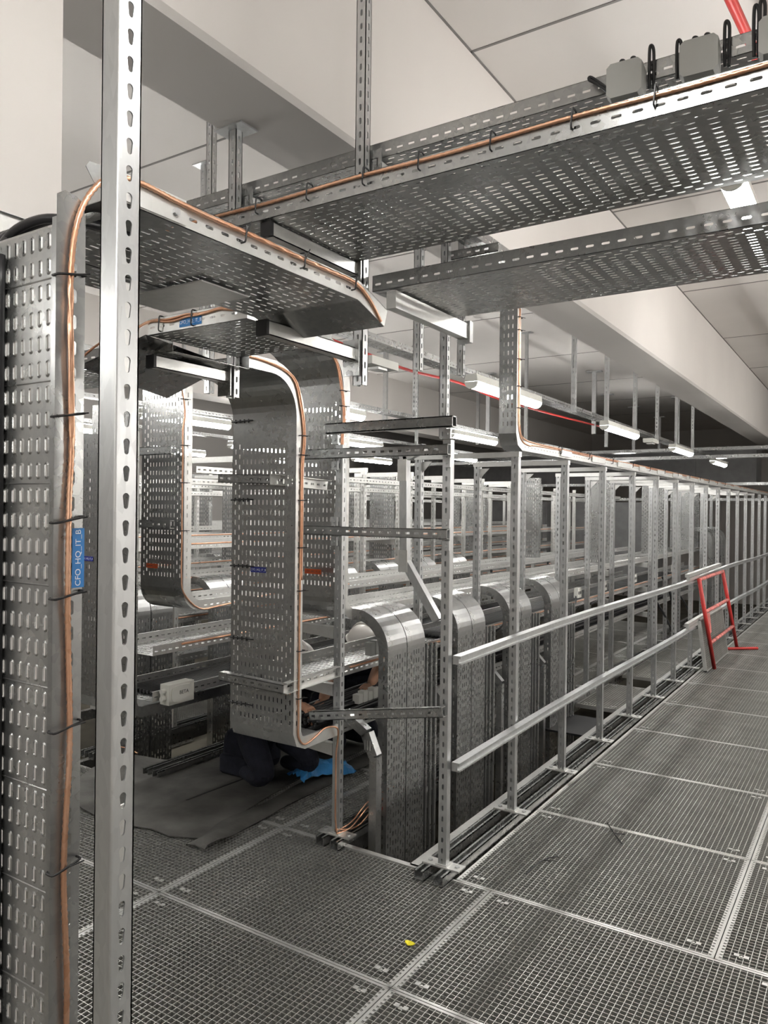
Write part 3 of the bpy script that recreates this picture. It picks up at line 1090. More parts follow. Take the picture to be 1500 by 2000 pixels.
# red pipe at the ceiling, top right
mb = MB(); mb.tube([(-0.60, 2.6, 3.8), (-0.50, 3.85, 3.8), (-0.5, 14, 3.8)], 0.022, 10)
tag(mb.obj('sprinkler_pipe', 'red', None, True), 'red pipe under the ceiling at the top right corner', 'pipe')
wire('red_cable', 'thin red pipe sagging under the ceiling behind the hanging posts', 'pipe', [[(-4.2, 5.2, 3.24), (-4.2, 6.13, 3.2), (-4.2, 6.95, 3.165), (-4.2, 8.13, 3.2), (-4.2, 9.65, 3.15), (-4.2, 13.8, 3.22)]], 0.016, 'red')

# ================================================================== RISERS LEFT OF THE PORTAL
RY1 = 2.73
r1x0, r1x1 = -2.655, -2.255
zt, zlo = 2.285, 0.55
Rt = 0.17
tray('coppered_riser', 'wide perforated riser tray at centre left with the navy label and copper wire', frame((r1x0, RY1, 0), Z_, X_, Y_) if False else frame((r1x0, RY1, 0), Z_, X_, Y_),
     [('p', 0.26), ('b', 0.09, 90, 2), ('p', 0.02), ('s', zt - zlo - Rt - 0.09 - 0.125), ('p', 0.10), ('b', Rt, -90, 10), ('p', 0.28)], r1x1 - r1x0, 0.058, None, 'cable riser', a0=-90, start=(zlo, 0.35), rnd=True, lit_flange_mat='bright')
r2x0, r2x1 = -2.74, -2.36
RY2 = 3.19
tray('rear_riser', 'dark perforated riser tray behind the wide one, orange label near its foot', frame((r2x0, RY2, 0), Z_, X_, Y_),
     [('s', 10.0), ('b', 0.12, 90, 8), ('p', 0.05), ('s', 1.00), ('p', 0.05), ('b', 0.21, -90, 10), ('p', 0.55)], r2x1 - r2x0, 0.058, None, 'cable riser', a0=-90, start=(1.09, 10.17), rnd=True, lit_flange_mat='bright')
# left hand risers feeding the second rack
tray('left_riser', 'tall perforated riser at left with a bright edge and copper wire, small orange label', frame((-3.65, 2.95, 0), Z_, X_, Y_),
     [('s', 9.0), ('b', 0.13, 90, 8), ('p', 0.05), ('s', 1.10)], 0.36, 0.058, None, 'cable riser', a0=-90, start=(1.09, 9.18), rnd=True, lit_flange_mat='bright')
tray('left_riser', 'narrow perforated riser seen edge on just left of the tall left riser', frame((-4.05, 2.95, 0), Z_, X_, Y_),
     [('s', 1.2)], 0.36, 0.058, None, 'cable riser', a0=0, start=(1.1, 0))
tray('far_left_riser', 'pale perforated riser between the near left tray and the near left post', frame((-3.84, 2.72, 0), Z_, X_, Y_),
     [('p', 2.0), ('b', 0.09, 90, 2), ('p', 0.12), ('s', 1.36)], 0.44, 0.058, None, 'cable riser', a0=-90, start=(0.52, 2.09), rnd=True)
# brackets clasping the risers
slotted_bar('support_bar', 'slotted arm from the corner post to the front of the wide riser, at chest height', (-2.335, 3.09, 1.80), (-2.335, 2.66, 1.815), 0.03, 0.05, 'bright')
slotted_bar('riser_clamp_bar', 'slotted bar across the front of the wide riser, at chest height', (-2.70, 2.695, 1.825), (-2.36, 2.695, 1.815), 0.035, 0.042)
slotted_bar('support_bar', 'slotted arm from the corner post to the front of the wide riser, near its foot', (-2.265, 3.09, 0.87), (-2.265, 2.68, 0.86), 0.03, 0.05, 'bright')
slotted_bar('riser_clamp_bar', 'bar across the front of the wide riser, near its foot', (-2.68, 2.695, 0.865), (-2.27, 2.695, 0.855), 0.04, 0.04)
slotted_bar('riser_clamp_bar', 'dark slotted bar across the tall left riser, at head height', (-4.1, 2.925, 2.0), (-3.30, 2.925, 2.0), 0.03, 0.045)
slotted_bar('riser_clamp_bar', 'dark slotted bar across the tall left riser, at shoulder height', (-4.1, 2.925, 1.585), (-3.30, 2.925, 1.585), 0.03, 0.045)

# black ties on the wide riser face
for q, (z, L) in enumerate(((2.10, 0.13), (1.83 - 0.11, 0.14), (1.40, 0.15), (1.05, 0.15), (0.735, 0.15))):
    mb = MB(); mb.tube([(r1x0 - 0.004, RY1 - 0.004, z), (r1x0 + L * 0.55, RY1 - 0.005, z + 0.003), (r1x0 + L, RY1 - 0.003, z + 0.002)], 0.0035, 6)
    for i in range(4):
        mb.box((r1x0 + 0.02 + i * 0.028, RY1 - 0.007, z - 0.008), (r1x0 + 0.024 + i * 0.028, RY1 - 0.002, z + 0.010))
    tag(mb.obj('cable_tie', 'black'), 'black cable tie on the left edge of the wide riser, %s from the top' % ORD[q], 'cable tie', 'ties on the wide riser')

# narrow riser dropping onto the long tray over the guardrail
tray('guardrail_tray', 'long narrow tray on the guardrail posts with vertical riser at its near end', frame((-1.78, 3.90, 0), Z_, X_, Y_),
     [('s', 14.5), ('b', 0.09, 90, 2), ('p', 0.03), ('s', 0.80)], 0.105, 0.055, None, 'cable tray', a0=-90, start=(2.02, 14.6), rnd=True, lit_flange_mat='bright')
tray('narrow_high_tray', 'short high tray seen between the two overhead trays, with copper on its edge', frame((-1.78, 2.95, 3.03), Y_, -X_, Z_) if False else frame((-1.68, 3.00, 3.03), Y_, -X_, Z_), [('s', 0.95)], 0.105, 0.055)
for i in range(16):
    y = 4.6 + i * 0.62
    mb = MB(); mb.box((-1.672, y, 2.03), (-1.667, y + 0.2 + 0.1 * (i % 3), 2.068))
    tag(mb.obj('joint_plate', 'bright'), 'bright joint plate on the tray over the guardrail, %s along' % ORD[i], 'joint plate', 'joint plates over the guardrail')

slotted_bar('support_bar', 'short slotted bar carrying the small high tray from the hanging post', (-1.885, 3.50, 2.995), (-1.60, 3.50, 2.995), 0.03, 0.045)

# ================================================================== COPPER WIRES
CG = 'bare copper earth wires on the tray edges'
cxw = T0X + 0.009
pts = [(cxw, T0Y - 0.034, z) for z in [0.0 + 0.1 * i for i in range(0, 19)]]
pts = [(p[0] + 0.002 * math.sin(i * 1.7), p[1] + 0.004 * math.sin(i * 1.1), p[2]) for i, p in enumerate(pts)]
pts += [(cxw, T0Y - 0.036, 1.98), (cxw, T0Y - 0.036, 2.13), (cxw, T0Y - 0.022, 2.22), (cxw, T0Y + 0.01, 2.285), (cxw, T0Y + 0.055, 2.325), (cxw, T0Y + 0.12, 2.337)]
pts += [(cxw, 1.12, 2.333), (cxw, 1.22, 2.331), (cxw, 1.35, 2.332), (cxw, 1.5, 2.331), (cxw, 1.65, 2.330), (cxw, 1.78, 2.329), (cxw - 0.004, 1.86, 2.302), (cxw - 0.008, 1.93, 2.25)]
ties = [((T0X + 0.004, T0Y - 0.036, z), (0.012, 0, 0), (0, 0.03, 0.006)) for z in (2.11, 1.85, 1.655, 1.515, 1.27, 1.01)]
ties += [((T0X + 0.005, y, 2.327), (0.010, 0, 0), (0, 0.002, 0.020)) for y in (1.33, 1.55, 1.78)]
wire('copper_wire', 'thick twisted copper wire on the side of the near left tray and its overhead run', 'copper wire', [pts], 0.0052, 'copper', CG, twist=True, step=14, ties=ties)
yy = TY0 - 0.006
pts = [(-2.05 + 0.1 * i, yy, ZT1 + 0.046 + 0.002 * math.sin(i)) for i in range(42)]
ties = [((x, TY0, ZT1 + 0.045), (0, 0.014, 0), (0.002, 0, 0.024)) for x in (-1.62, -1.42, -1.22, -1.04, -0.83, -0.62, -0.43)]
wire('copper_wire', 'twisted copper wire along the near edge of the large overhead tray', 'copper wire', [pts], 0.0048, 'copper', CG, twist=True, step=12, ties=ties)
yy = 1.795 - 0.006
pts = [(-2.16 + 0.05 * i, yy, 2.283 + 0.044 + 0.003 * math.sin(i * 2)) for i in range(10)]
pts2 = [(p[0], p[1], p[2] - 0.006 + 0.004 * math.cos(i)) for i, p in enumerate(pts)]
head = [(-2.42, 1.70, 2.20), (-2.32, 1.72, 2.26), (-2.22, 1.77, 2.30)]
wire('copper_wire', 'pair of copper wires along the lit edge of the crossing tray above its blue label', 'copper wire', [head + pts, head + pts2], 0.0042, 'copper', CG, step=4,
     ties=[((x, 1.795, 2.315), (0, 0.012, 0), (0.002, 0, 0.026)) for x in (-2.09, -1.93)])
# wide riser wire
xw = r1x1 + 0.005


def riser_wire(label, xw, y, zt_, zb_, R, tail, foot, tz):
    p = [(xw, y - R - 0.3, zt_ + 0.035), (xw, y - R - 0.05, zt_ + 0.035), (xw, y - R * 0.3 + 0.01, zt_ - 0.005), (xw, y + 0.02, zt_ - R * 0.75), (xw, y + 0.046, zt_ - R - 0.1)]
    n = 12
    p += [(xw + 0.001 * math.sin(i * 2.2), y + 0.032, zt_ - R - 0.12 - (zt_ - R - 0.12 - zb_) * i / n) for i in range(1, n + 1)]
    p += foot
    p2 = [(q[0] + 0.003, q[1] + 0.008, q[2] + 0.002) for q in p[:-len(foot) - 6]] if tail else None
    return wire('copper_wire', label, 'copper wire', [p] + ([p2] if p2 else []), 0.0045, 'copper', CG, step=4,
                ties=[((xw, y + 0.042, z), (0.010, 0, 0), (0, 0.024, 0.0)) for z in tz])


riser_wire('copper wire down the edge of the wide riser to the corner post foot', xw, RY1, zt, 0.70, Rt, True,
           [(xw, RY1 + 0.035, 0.62), (xw, RY1 + 0.08, 0.575), (xw, RY1 + 0.16, 0.59), (xw, RY1 + 0.24, 0.615), (xw + 0.02, RY1 + 0.31, 0.60), (xw + 0.0, RY1 + 0.34, 0.52),
            (-2.262, 3.075, 0.45), (-2.262, 3.075, 0.3), (-2.262, 3.075, 0.15), (-2.255, 3.078, 0.065)], (2.02, 1.93, 1.72, 1.5, 1.3, 1.02, 0.8))
riser_wire('copper wire down the bright edge of the rear riser', r2x1 + 0.004, RY2, 2.47, 1.5, 0.21, True, [(r2x1 + 0.004, RY2 + 0.03, 1.4)], (2.3, 2.22, 2.13))
riser_wire('copper wire down the bright edge of the tall left riser', -3.285, 2.95, 2.42, 1.3, 0.1, False, [(-3.285, 3.0, 1.2), (-3.283, 3.12, 1.10), (-3.283, 3.3, 1.10), (-3.283, 3.8, 1.13), (-3.283, 4.6, 1.13)], (2.29, 2.03, 1.82, 1.55))
xw = -1.674
wire('copper_wire', 'copper wires along the tray over the guardrail posts', 'copper wire',
     [[(xw, 3.935, 2.80), (xw, 3.935, 2.6), (xw, 3.935, 2.4), (xw, 3.935, 2.2), (xw, 3.95, 2.12), (xw, 4.0, 2.07), (xw, 4.1, 2.055)] + [(xw, 4.2 + 0.5 * i, 2.062 + 0.003 * (i % 2)) for i in range(28)],
      [(xw, 3.945, 2.80), (xw, 3.945, 2.3), (xw, 3.96, 2.13), (xw, 4.03, 2.085), (xw, 4.2, 2.075)] + [(xw, 4.5 + 0.5 * i, 2.073) for i in range(27)]], 0.0045, 'copper', CG, step=3,
     ties=[((xw, 3.938, z), (0.010, 0, 0), (0, 0.022, 0)) for z in (2.75, 2.68, 2.52, 2.37, 2.25)] + [((xw, 4.6 + 0.55 * i, 2.066), (0.010, 0, 0), (0, 0, 0.022)) for i in range(12)])
lw = wire('copper_wire', 'loose copper wires with red knob beside the foot of the corner post', 'copper wire',
     [[(-2.255, 3.078, 0.06), (-2.24, 3.18, 0.06), (-2.235, 3.3, 0.11), (-2.24, 3.42, 0.13), (-2.235, 3.55, 0.16)],
      [(-2.262, 3.075, 0.08), (-2.235, 3.22, 0.05), (-2.23, 3.38, 0.10), (-2.24, 3.5, 0.12)],
      [(-2.262, 3.08, 0.07), (-2.25, 3.2, 0.08), (-2.245, 3.35, 0.14), (-2.235, 3.6, 0.15)]], 0.004, 'copper', CG, step=5)
mb = MB()
for zz, rr in ((-0.03, 0.0),):
    pass
mb.tube([(-2.215, 3.40, 0.075), (-2.215, 3.40, 0.085), (-2.215, 3.40, 0.12), (-2.215, 3.40, 0.13)], [0.012, 0.02, 0.02, 0.010], 10)
mb.obj('red_knob', 'red', lw, True)
lw2 = wire('copper_wire', 'thin copper wire with a red knob on the floor channel left of the mat', 'copper wire', [[(-4.30, 3.25, 0.12), (-4.22, 3.3, 0.09), (-4.17, 3.34, 0.075), (-4.1, 3.36, 0.05)]], 0.004, 'copper', CG)
mb = MB()
mb.tube([(-4.17, 3.34, 0.03), (-4.17, 3.34, 0.04), (-4.17, 3.34, 0.08), (-4.17, 3.34, 0.09)], [0.014, 0.024, 0.024, 0.012], 10)
mb.obj('red_knob', 'red', lw2, True)

# ================================================================== LABELS
sticker('blue vertical label on the near left tray reading CFO_HQ_IT_B', (T0X + 0.0035, T0Y - 0.012, 1.583), Z_, -Y_, 0.112, 0.026, 'blue', 'CFO_HQ_IT_B', 0.0165)
sticker('blue label on the edge of the crossing tray reading CFO_HQ_IT_B', (-1.945, 1.7935, 2.306), X_, Z_, 0.105, 0.030, 'blue', 'CFO_HQ_IT_B', 0.0165)
sticker('navy label on the face of the wide riser reading CFO_HQ_IT_B', (-2.478, RY1 - 0.002, 1.388), X_, Z_, 0.098, 0.026, 'navy', 'CFO_HQ_IT_B', 0.015)
sticker('orange label low on the rear riser beside the corner post', (-2.51, RY2 - 0.002, 1.35), X_, Z_, 0.11, 0.026, 'orange', 'CFM_REC_FS_B', 0.014, 'darkink')
sticker('orange label on the tall left riser face', (-3.49, 2.948, 1.345), X_, Z_, 0.095, 0.026, 'orange', 'CFM_REC_FS_B', 0.012, 'darkink')
sticker('navy label on the pale riser beside the near left post', (-3.76, 2.718, 1.385), X_, Z_, 0.10, 0.026, 'navy', 'CFO_HQ_IT_A', 0.0145)

# ================================================================== NEAR LEFT POST
r = thing('near_left_post', 'tall keyhole-slotted post standing closest to the camera at left', 'post', (-1.1545, 0.8955, 0.0))
mb = MB()
w_, d_, Hp = 0.047, 0.049, 3.2
mb.quad((-w_ / 2, -d_ / 2, 0), (w_ / 2 - 0.004, -d_ / 2, 0), (w_ / 2 - 0.004, -d_ / 2, Hp), (-w_ / 2, -d_ / 2, Hp))
for i in range(4):      # rolled corner
    a0, a1 = PI / 2 * i / 4, PI / 2 * (i + 1) / 4
    f_ = lambda a: (w_ / 2 - 0.004 + 0.004 * math.sin(a), -d_ / 2 + 0.004 - 0.004 * math.cos(a))
    (xa, ya), (xb, yb) = f_(a0), f_(a1)
    mb.quad((xa, ya, 0), (xb, yb, 0), (xb, yb, Hp), (xa, ya, Hp))
mb.box((-w_ / 2, -d_ / 2, 0), (-w_ / 2 + 0.003, d_ / 2, Hp))
key = []
for q in range(11):
    an = -1.92 + 3.84 * q / 10
    key.append((0.0070 + 0.0070 * math.cos(an), 0.0070 * math.sin(an)))
for q in range(8):
    an = PI / 2 + PI * q / 7
    key.append((-0.0100 + 0.0048 * math.cos(an), 0.0048 * math.sin(an)))
hwk = d_ / 2 - 0.004
inn, out = star_cell(key, PITCH / 2, hwk)
N = len(inn)
nz = int(Hp / PITCH)
X0 = w_ / 2
for i in range(nz):
    zc = 0.032 + i * PITCH
    P = [(X0, v_, zc + u_) for u_, v_ in out] + [(X0, v_, zc + u_) for u_, v_ in inn] + [(X0 - 0.003, v_, zc + u_) for u_, v_ in inn]
    mb.add(P, [(a * N + q, a * N + (q + 1) % N, (a + 1) * N + (q + 1) % N, (a + 1) * N + q) for a in range(2) for q in range(N)])
mb.quad((w_ / 2, hwk, 0), (w_ / 2, d_ / 2, 0), (w_ / 2, d_ / 2, Hp), (w_ / 2, hwk, Hp))
mb.box((w_ / 2 - 0.012, d_ / 2 - 0.003, 0), (w_ / 2, d_ / 2, Hp))
mb.obj('profile', 'post', r)
mb = MB(); mb.box((-0.09, -0.06, 0), (0.09, 0.06, 0.008)); mb.obj('base_plate', 'post', r)
for z, L in ((1.93, 0.17), (0.95, 0.17)):
    mb = MB(); mb.box((-w_ / 2 - 0.014, 0.03, z), (-w_ / 2 - 0.008, 0.06, z + L)); mb.box((-w_ / 2 - 0.02, 0.02, z + 0.04), (-w_ / 2, 0.03, z + 0.12)); mb.obj('clamp_plate', 'bright', r)

wire('cable_bundle', 'pair of black cables hanging down the left edge of the near tray plate', 'cable', [[(-1.527 - 0.02 * i, 0.892, 0.0), (-1.525 - 0.02 * i, 0.892, 0.8), (-1.53 - 0.02 * i, 0.892, 1.6), (-1.535 - 0.02 * i, 0.894, 2.2)] for i in range(2)], 0.010, 'cable', None, 10, step=6)
# black cables beside and over the near tray
mb_paths = []
for i in range(4):
    x = -1.585 - 0.022 * i
    mb_paths.append([(x, 0.90 + 0.004 * i, 0.0), (x, 0.90, 0.8), (x + 0.004, 0.90, 1.6), (x, 0.90, 2.1), (x - 0.002, 0.93, 2.24), (x, 1.0, 2.30), (x + 0.05, 1.1, 2.32), (x + 0.08, 1.5, 2.32)])
wire('cable_bundle', 'bundle of thick black cables at the left edge of the near tray', 'cable', mb_paths, 0.011, 'cable', None, 10, step=6)
wire('cable_bundle', 'black cables arching over the top of the near left tray', 'cable', [[(-1.64, 0.935 + 0.02 * i, 2.20), (-1.58, 0.94 + 0.02 * i, 2.262 + 0.004 * i), (-1.5, 0.95 + 0.02 * i, 2.282 + 0.004 * i), (-1.43, 0.97 + 0.02 * i, 2.278 + 0.003 * i), (-1.36, 1.02 + 0.02 * i, 2.262)] for i in range(4)], 0.010, 'cable', None, 10, step=6)

# ================================================================== RACKS
def copper_line(label, x, y0, y1, z):
    return wire('copper_wire', label, 'copper wire', [[(x, y0, z), (x, (y0 + y1) / 2, z + 0.005), (x, y1, z)]], 0.006, 'copper', 'copper wires on the rack trays', 6, step=6)


names = ['first', 'second', 'third', 'fourth', 'fifth', 'sixth']
rack_x = [(-2.76, -2.36), (-3.70, -3.30), (-4.86, -4.46), (-5.78, -5.38), (-6.94, -6.54), (-7.86, -7.46)]
levels = [[(0.50, 'lowest'), (0.80, 'middle')], [(0.62, 'lowest'), (0.87, 'middle')], [(0.50, 'lowest'), (0.80, 'second'), (1.10, 'third'), (1.36, 'top')],
          [(0.62, 'lowest'), (0.87, 'second'), (1.12, 'third'), (1.38, 'top')], [(0.60, 'lowest'), (1.10, 'middle'), (1.42, 'top')], [(0.62, 'lowest'), (1.12, 'middle'), (1.45, 'top')]]
rt_proto = {}
for q, (xa, xb) in enumerate(rack_x):
    y0 = [3.12, 2.80, 3.6, 3.6, 4.4, 4.4][q]
    L = 10.5
    for z, nm in levels[q]:
        lab = '%s perforated tray running along the %s rack from the guardrail' % (nm, names[q])
        key = (round(xb - xa, 3), L)
        mt_ = frame((xb, y0, z), Y_, -X_, Z_)
        if key not in rt_proto:
            rt_proto[key] = tray('rack_tray', lab, mt_, [('s', L)], xb - xa, 0.055, 'long trays on the racks', lit_flange_mat='bright')
        else:
            dup(rt_proto[key], mat=mt_, label=lab)
        if q in (0, 1, 2, 3) and nm != 'lowest':
            copper_line('copper wire along the edge of the %s tray of the %s rack' % (nm, names[q]), xb + 0.006, y0 + 0.2, y0 + L - 0.2, z + 0.04)
# post lines of the further racks with cross bars
M['post_far'] = M['bright']
pr = base_post('rack_post', 'x', (-3.78, 3.7, 0.045), POSTH, 'posts of the further racks', plate=False)
first = True
pr.children[0].data = pr.children[0].data.copy()
pr.children[0].data.materials[0] = M['bright']
lines = [(-3.78, 3.93, 'second'), (-4.40, 3.93, 'third'), (-5.86, 4.53, 'fourth'), (-6.48, 4.53, 'fifth'), (-7.94, 4.4, 'sixth'), (-8.56, 4.4, 'seventh')]
for q, (x, ys, nm) in enumerate(lines):
    for k in range(12 if q < 4 else 8):
        y = ys + 0.785 * k
        lab = 'slotted rack post in the %s post line from the guardrail, %s from the front' % (nm, ORD[k])
        if first:
            pr.location = (x, y, 0.045)
            pr['label'] = lab
            first = False
        else:
            dup(pr, (x, y, 0.045), label=lab)
for q in range(3):
    x0, x1, ys = [(-4.42, -3.75, 3.93), (-6.5, -5.83, 4.53), (-8.58, -7.91, 4.4)][q]
    for k in range(8):
        y = ys + 0.785 * k
        mb = MB(); mb.box((x0, y - 0.02, 2.005), (x1, y + 0.02, 2.045))
        tag(mb.obj('cross_bar', 'bright'), 'cross bar on top of the %s pair of post lines, %s from the front' % (ORD[q + 1], ORD[k]), 'bar', 'cross bars of the further racks')
# long bright rails along the post tops
for q, (x, z, y0, nm) in enumerate(((-3.74, 1.93, 3.5, 'second'), (-4.36, 1.88, 3.5, 'third'), (-5.82, 1.9, 3.8, 'fourth'), (-6.44, 1.84, 3.8, 'fifth'), (-7.9, 1.9, 4.2, 'sixth'))):
    slotted_bar('top_rail', 'long slotted rail along the tops of the %s post line' % nm, (x, y0, z), (x, 13.2, z), 0.03, 0.05, 'bright', 'rail', 'top rails of the racks')
# cantilever arms under the rack trays
ca = {}
for q, (xp, ys) in enumerate(((-2.30, 3.11), (-3.757, 3.93), (-4.425, 3.93), (-5.837, 4.53), (-6.505, 4.53), (-7.917, 4.4))):
    sgn = -1 if q % 2 == 0 else 1
    for z, nm in levels[q] + ([(1.09, 'top')] if q in (0, 1) else []):
        for k in range(5 if q < 4 else 3):
            y = ys + (0.78 if q == 0 else 0.785) * 2 * k
            lab = 'arm under the %s tray of the %s rack, %s from the front' % (nm, names[q], ORD[k])
            if sgn not in ca:
                r = thing('tray_arm', lab, 'bracket', (xp, y, z - 0.002), 'cantilever arms of the racks')
                mb = MB()
                x0, x1 = sorted((0, sgn * 0.48))
                mb.prism([(0, 0), (sgn * 0.48, 0), (sgn * 0.48, -0.025), (0, -0.06)], lambda a, b, t: Vector((a, -0.018 if t == 0 else 0.018, b)))
                mb.obj('arm', 'bright', r)
                mb = MB(); mb.box((sgn * 0.474, -0.02, -0.03), (sgn * 0.474 + 0.008, 0.02, 0.001)) if sgn > 0 else mb.box((sgn * 0.474 - 0.008, -0.02, -0.03), (sgn * 0.474, 0.02, 0.001))
                mb.obj('end_cap', 'black', r)
                ca[sgn] = r
            else:
                dup(ca[sgn], (xp, y, z - 0.002), label=lab)
# curved risers and flat risers of the further pits
for q, xx in enumerate((-4.21, -6.29)):
    for k in range(7):
        for j in range(2):
            y = 3.36 + 0.6 * q + 0.785 * k + 0.197 * j
            dup(ry0, mat=frame((xx, y, -0.88), Z_, Y_, -X_), label='curved riser in the %s pit from the guardrail, %s pair, %s one' % (ORD[q + 1], ORD[k], ('near', 'far')[j]), group='curved risers of the further pits')
fr0 = tray('flat_riser', 'x', frame((-4.9, 5.2, 0), Z_, X_, Y_), [('s', 0.95)], 0.30, 0.055, 'tall perforated risers among the racks', 'cable riser', start=(1.13, 0))
first = True
for q, (x, y) in enumerate(((-3.68, 11.3), (-3.68, 8.6), (-4.86, 11.7), (-4.86, 7.2), (-4.86, 9.6), (-5.78, 5.8), (-5.78, 7.9), (-6.9, 6.4), (-6.9, 9.1), (-7.85, 6.8), (-2.7, 8.2), (-2.7, 10.6), (-2.7, 12.3), (-2.7, 12.9), (-7.85, 9.5), (-5.78, 10.6))):
    lab = 'upright perforated riser among the racks, %s of sixteen counted from the second rack outwards' % ORD[q]
    if first:
        fr0.matrix_world = frame((x, y, 0), Z_, X_, Y_)
        fr0['label'] = lab
        first = False
    else:
        dup(fr0, mat=frame((x, y, 0), Z_, X_, Y_), label=lab)
# pale sloping link between left riser and the second rack
# cables in the lowest tray of the first rack
pths = []
for i in range(13):
    x = -2.70 + 0.023 * i
    zz = 0.516 + 0.020 * (i % 3)
    pths.append([(x, 3.14, zz), (x + 0.01 * random.uniform(-1, 1), 4.4, zz + 0.012), (x, 6.0, zz), (x + 0.01 * random.uniform(-1, 1), 8.0, zz + 0.01), (x, 11, zz)])
for i in range(9):
    x = -2.67 + 0.03 * i
    pths.append([(x, 3.14, 0.572), (x + 0.02 * random.uniform(-1, 1), 4.2, 0.585), (x, 6.0, 0.575), (x, 9.0, 0.572)])
for i in range(6):
    x = -2.62 + 0.035 * i
    pths.append([(x, 3.14, 0.595), (x + 0.02 * random.uniform(-1, 1), 4.0, 0.61), (x, 6.0, 0.60), (x, 9.0, 0.595)])
wire('cable_bundle', 'thick bundle of black cables lying in the lowest tray of the first rack', 'cable', pths, 0.0115, 'cable', None, 8, step=8)
pths = [[(-2.72 + 0.03 * i, 4.6, 0.815), (-2.70 + 0.03 * i, 6.5, 0.82), (-2.72 + 0.03 * i, 11.5, 0.815)] for i in range(9)]
wire('cable_bundle', 'black cables in the middle tray of the first rack beyond the workers', 'cable', pths, 0.012, 'cable', None, 8, step=6)
pths = [[(-3.64 + 0.03 * i, 2.9, 0.635), (-3.62 + 0.03 * i, 4.5, 0.64), (-3.64 + 0.03 * i, 8, 0.635)] for i in range(10)]
wire('cable_bundle', 'black cables lying in the lowest tray of the second rack', 'cable', pths, 0.012, 'cable', None, 8, step=6)

for q, (a_, b_, c_) in enumerate((((-2.33, 9.80, 0.62), (-2.26, 10.15, 0.33), (-2.25, 10.53, 0.06)), ((-2.33, 10.2, 0.86), (-2.27, 10.35, 0.66), (-2.27, 10.48, 0.48)), ((-2.33, 10.92, 0.64), (-2.27, 11.25, 0.44), (-2.27, 11.6, 0.25)))):
    wire('hanging_cable', 'black cable end hanging slantwise near the red frame, %s from the left' % ORD[q], 'cable', [[a_, b_, c_]], 0.013, 'cable', 'slanting cable ends', 8)

# white socket boxes hanging on the first rack
sb = thing('socket_box', 'x', 'socket box', (0, 0, 0), 'white socket boxes along the first rack')
mb = MB(); mb.box((-0.02, -0.05, -0.045), (0.02, 0.05, 0.045)); mb.obj('housing', 'white', sb)
for yo in (-0.022, 0.024):
    mb = MB(); mb.tube([(0.019, yo, 0), (0.0215, yo, 0)], 0.017, 10); mb.obj('outlet', 'darkink', sb)
mb = MB(); mb.tube(catmull([(0.0, -0.05, -0.03), (0.02, -0.14, -0.10), (-0.04, -0.3, -0.16)], 5), 0.008, 6); mb.obj('lead', 'cable', sb, True)
for q, y in enumerate((4.55, 5.35, 6.95, 7.75, 8.9, 9.9, 10.9)):
    lab = 'white socket box on the rack edge, %s from the front' % ORD[q]
    if q == 0:
        sb.location = (-2.345, y, 0.93); sb['label'] = lab
    else:
        dup(sb, (-2.345, y, 0.93), label=lab)
# white boxes lying on trays
r = thing('white_box', 'white square box with rounded lid on the lowest tray of the second rack', 'junction box', (-3.25, 2.93, 0.66))
r.rotation_euler = (0, 0, 0.0)
mb = MB(); mb.box((-0.035, -0.09, -0.055), (0.035, 0.09, 0.055)); mb.obj('body', 'white', r)
mb = MB()
poly = [(0.075 * math.copysign(abs(math.cos(t)) ** 0.5, math.cos(t)), 0.045 * math.copysign(abs(math.sin(t)) ** 0.5, math.sin(t))) for t in [2 * PI * i / 24 for i in range(24)]]
mb.prism(poly, lambda a, b, s: Vector((0.035 if s == 0 else 0.043, a, b))); mb.obj('lid', 'white', r)
text_mesh('lettering', 'BETA', 0.028, 'darkink', r, frame((0.0435, 0.01, 0.005), Y_, Z_, X_))
for z in (-0.02, 0.02):
    mb = MB(); mb.tube([(0.0, -0.09, z), (0.0, -0.115, z)], 0.014, 10); mb.obj('gland', 'white', r)
# terminal blocks on the middle tray in front of the second worker
r = thing('terminal_strip', 'pale terminal blocks clipped to the middle tray in front of the second worker', 'terminal block', (-2.40, 3.72, 0.90))
for i in range(6):
    mb = MB(); mb.box((-0.03, -0.15 + i * 0.045, -0.045), (0.012, -0.112 + i * 0.045, 0.03 + 0.006 * (i % 2))); mb.obj('block', 'box', r)
for i in range(2):
    mb = MB(); mb.bar((0.0, 0.02 + i * 0.06, -0.04), (0.0, 0.03 + i * 0.06, -0.10), 0.01, 0.01); mb.obj('peg', 'bright', r)
r = thing('terminal_strip', 'pale terminal blocks on the lowest tray beside the working forearm', 'terminal block', (-2.42, 3.62, 0.63))
for i in range(5):
    mb = MB(); mb.box((-0.03, -0.14 + i * 0.05, -0.03), (0.012, -0.10 + i * 0.05, 0.02 + 0.01 * (i % 2))); mb.obj('block', 'white', r)

# ================================================================== MAT, BAGS, SCRAPS
def sheet_obj(name, mat, poly, th, label, cat, n=40, amp=0.004, curl=None):
    mb = MB()
    mb.prism(poly, lambda x, y, s: Vector((x, y, 0.004 + (th if s else 0) + (curl(x, y) if curl else 0))))
    return tag(mb.obj(name, mat), label, cat)


sheet_obj('floor_mat', 'mat', [(-4.28, 3.4), (-4.2, 3.08), (-4.0, 2.72), (-3.66, 2.64), (-3.5, 2.62), (-3.29, 2.64), (-3.15, 2.68), (-3.01, 2.67), (-2.86, 2.74), (-2.885, 2.93), (-2.95, 3.32), (-3.0, 3.7), (-3.0, 8.0), (-3.7, 8.0), (-3.7, 6), (-3.70, 4.4), (-3.70, 3.5)], 0.006, 'large dark rubber mat spread over the aisle grating between the racks', 'mat')
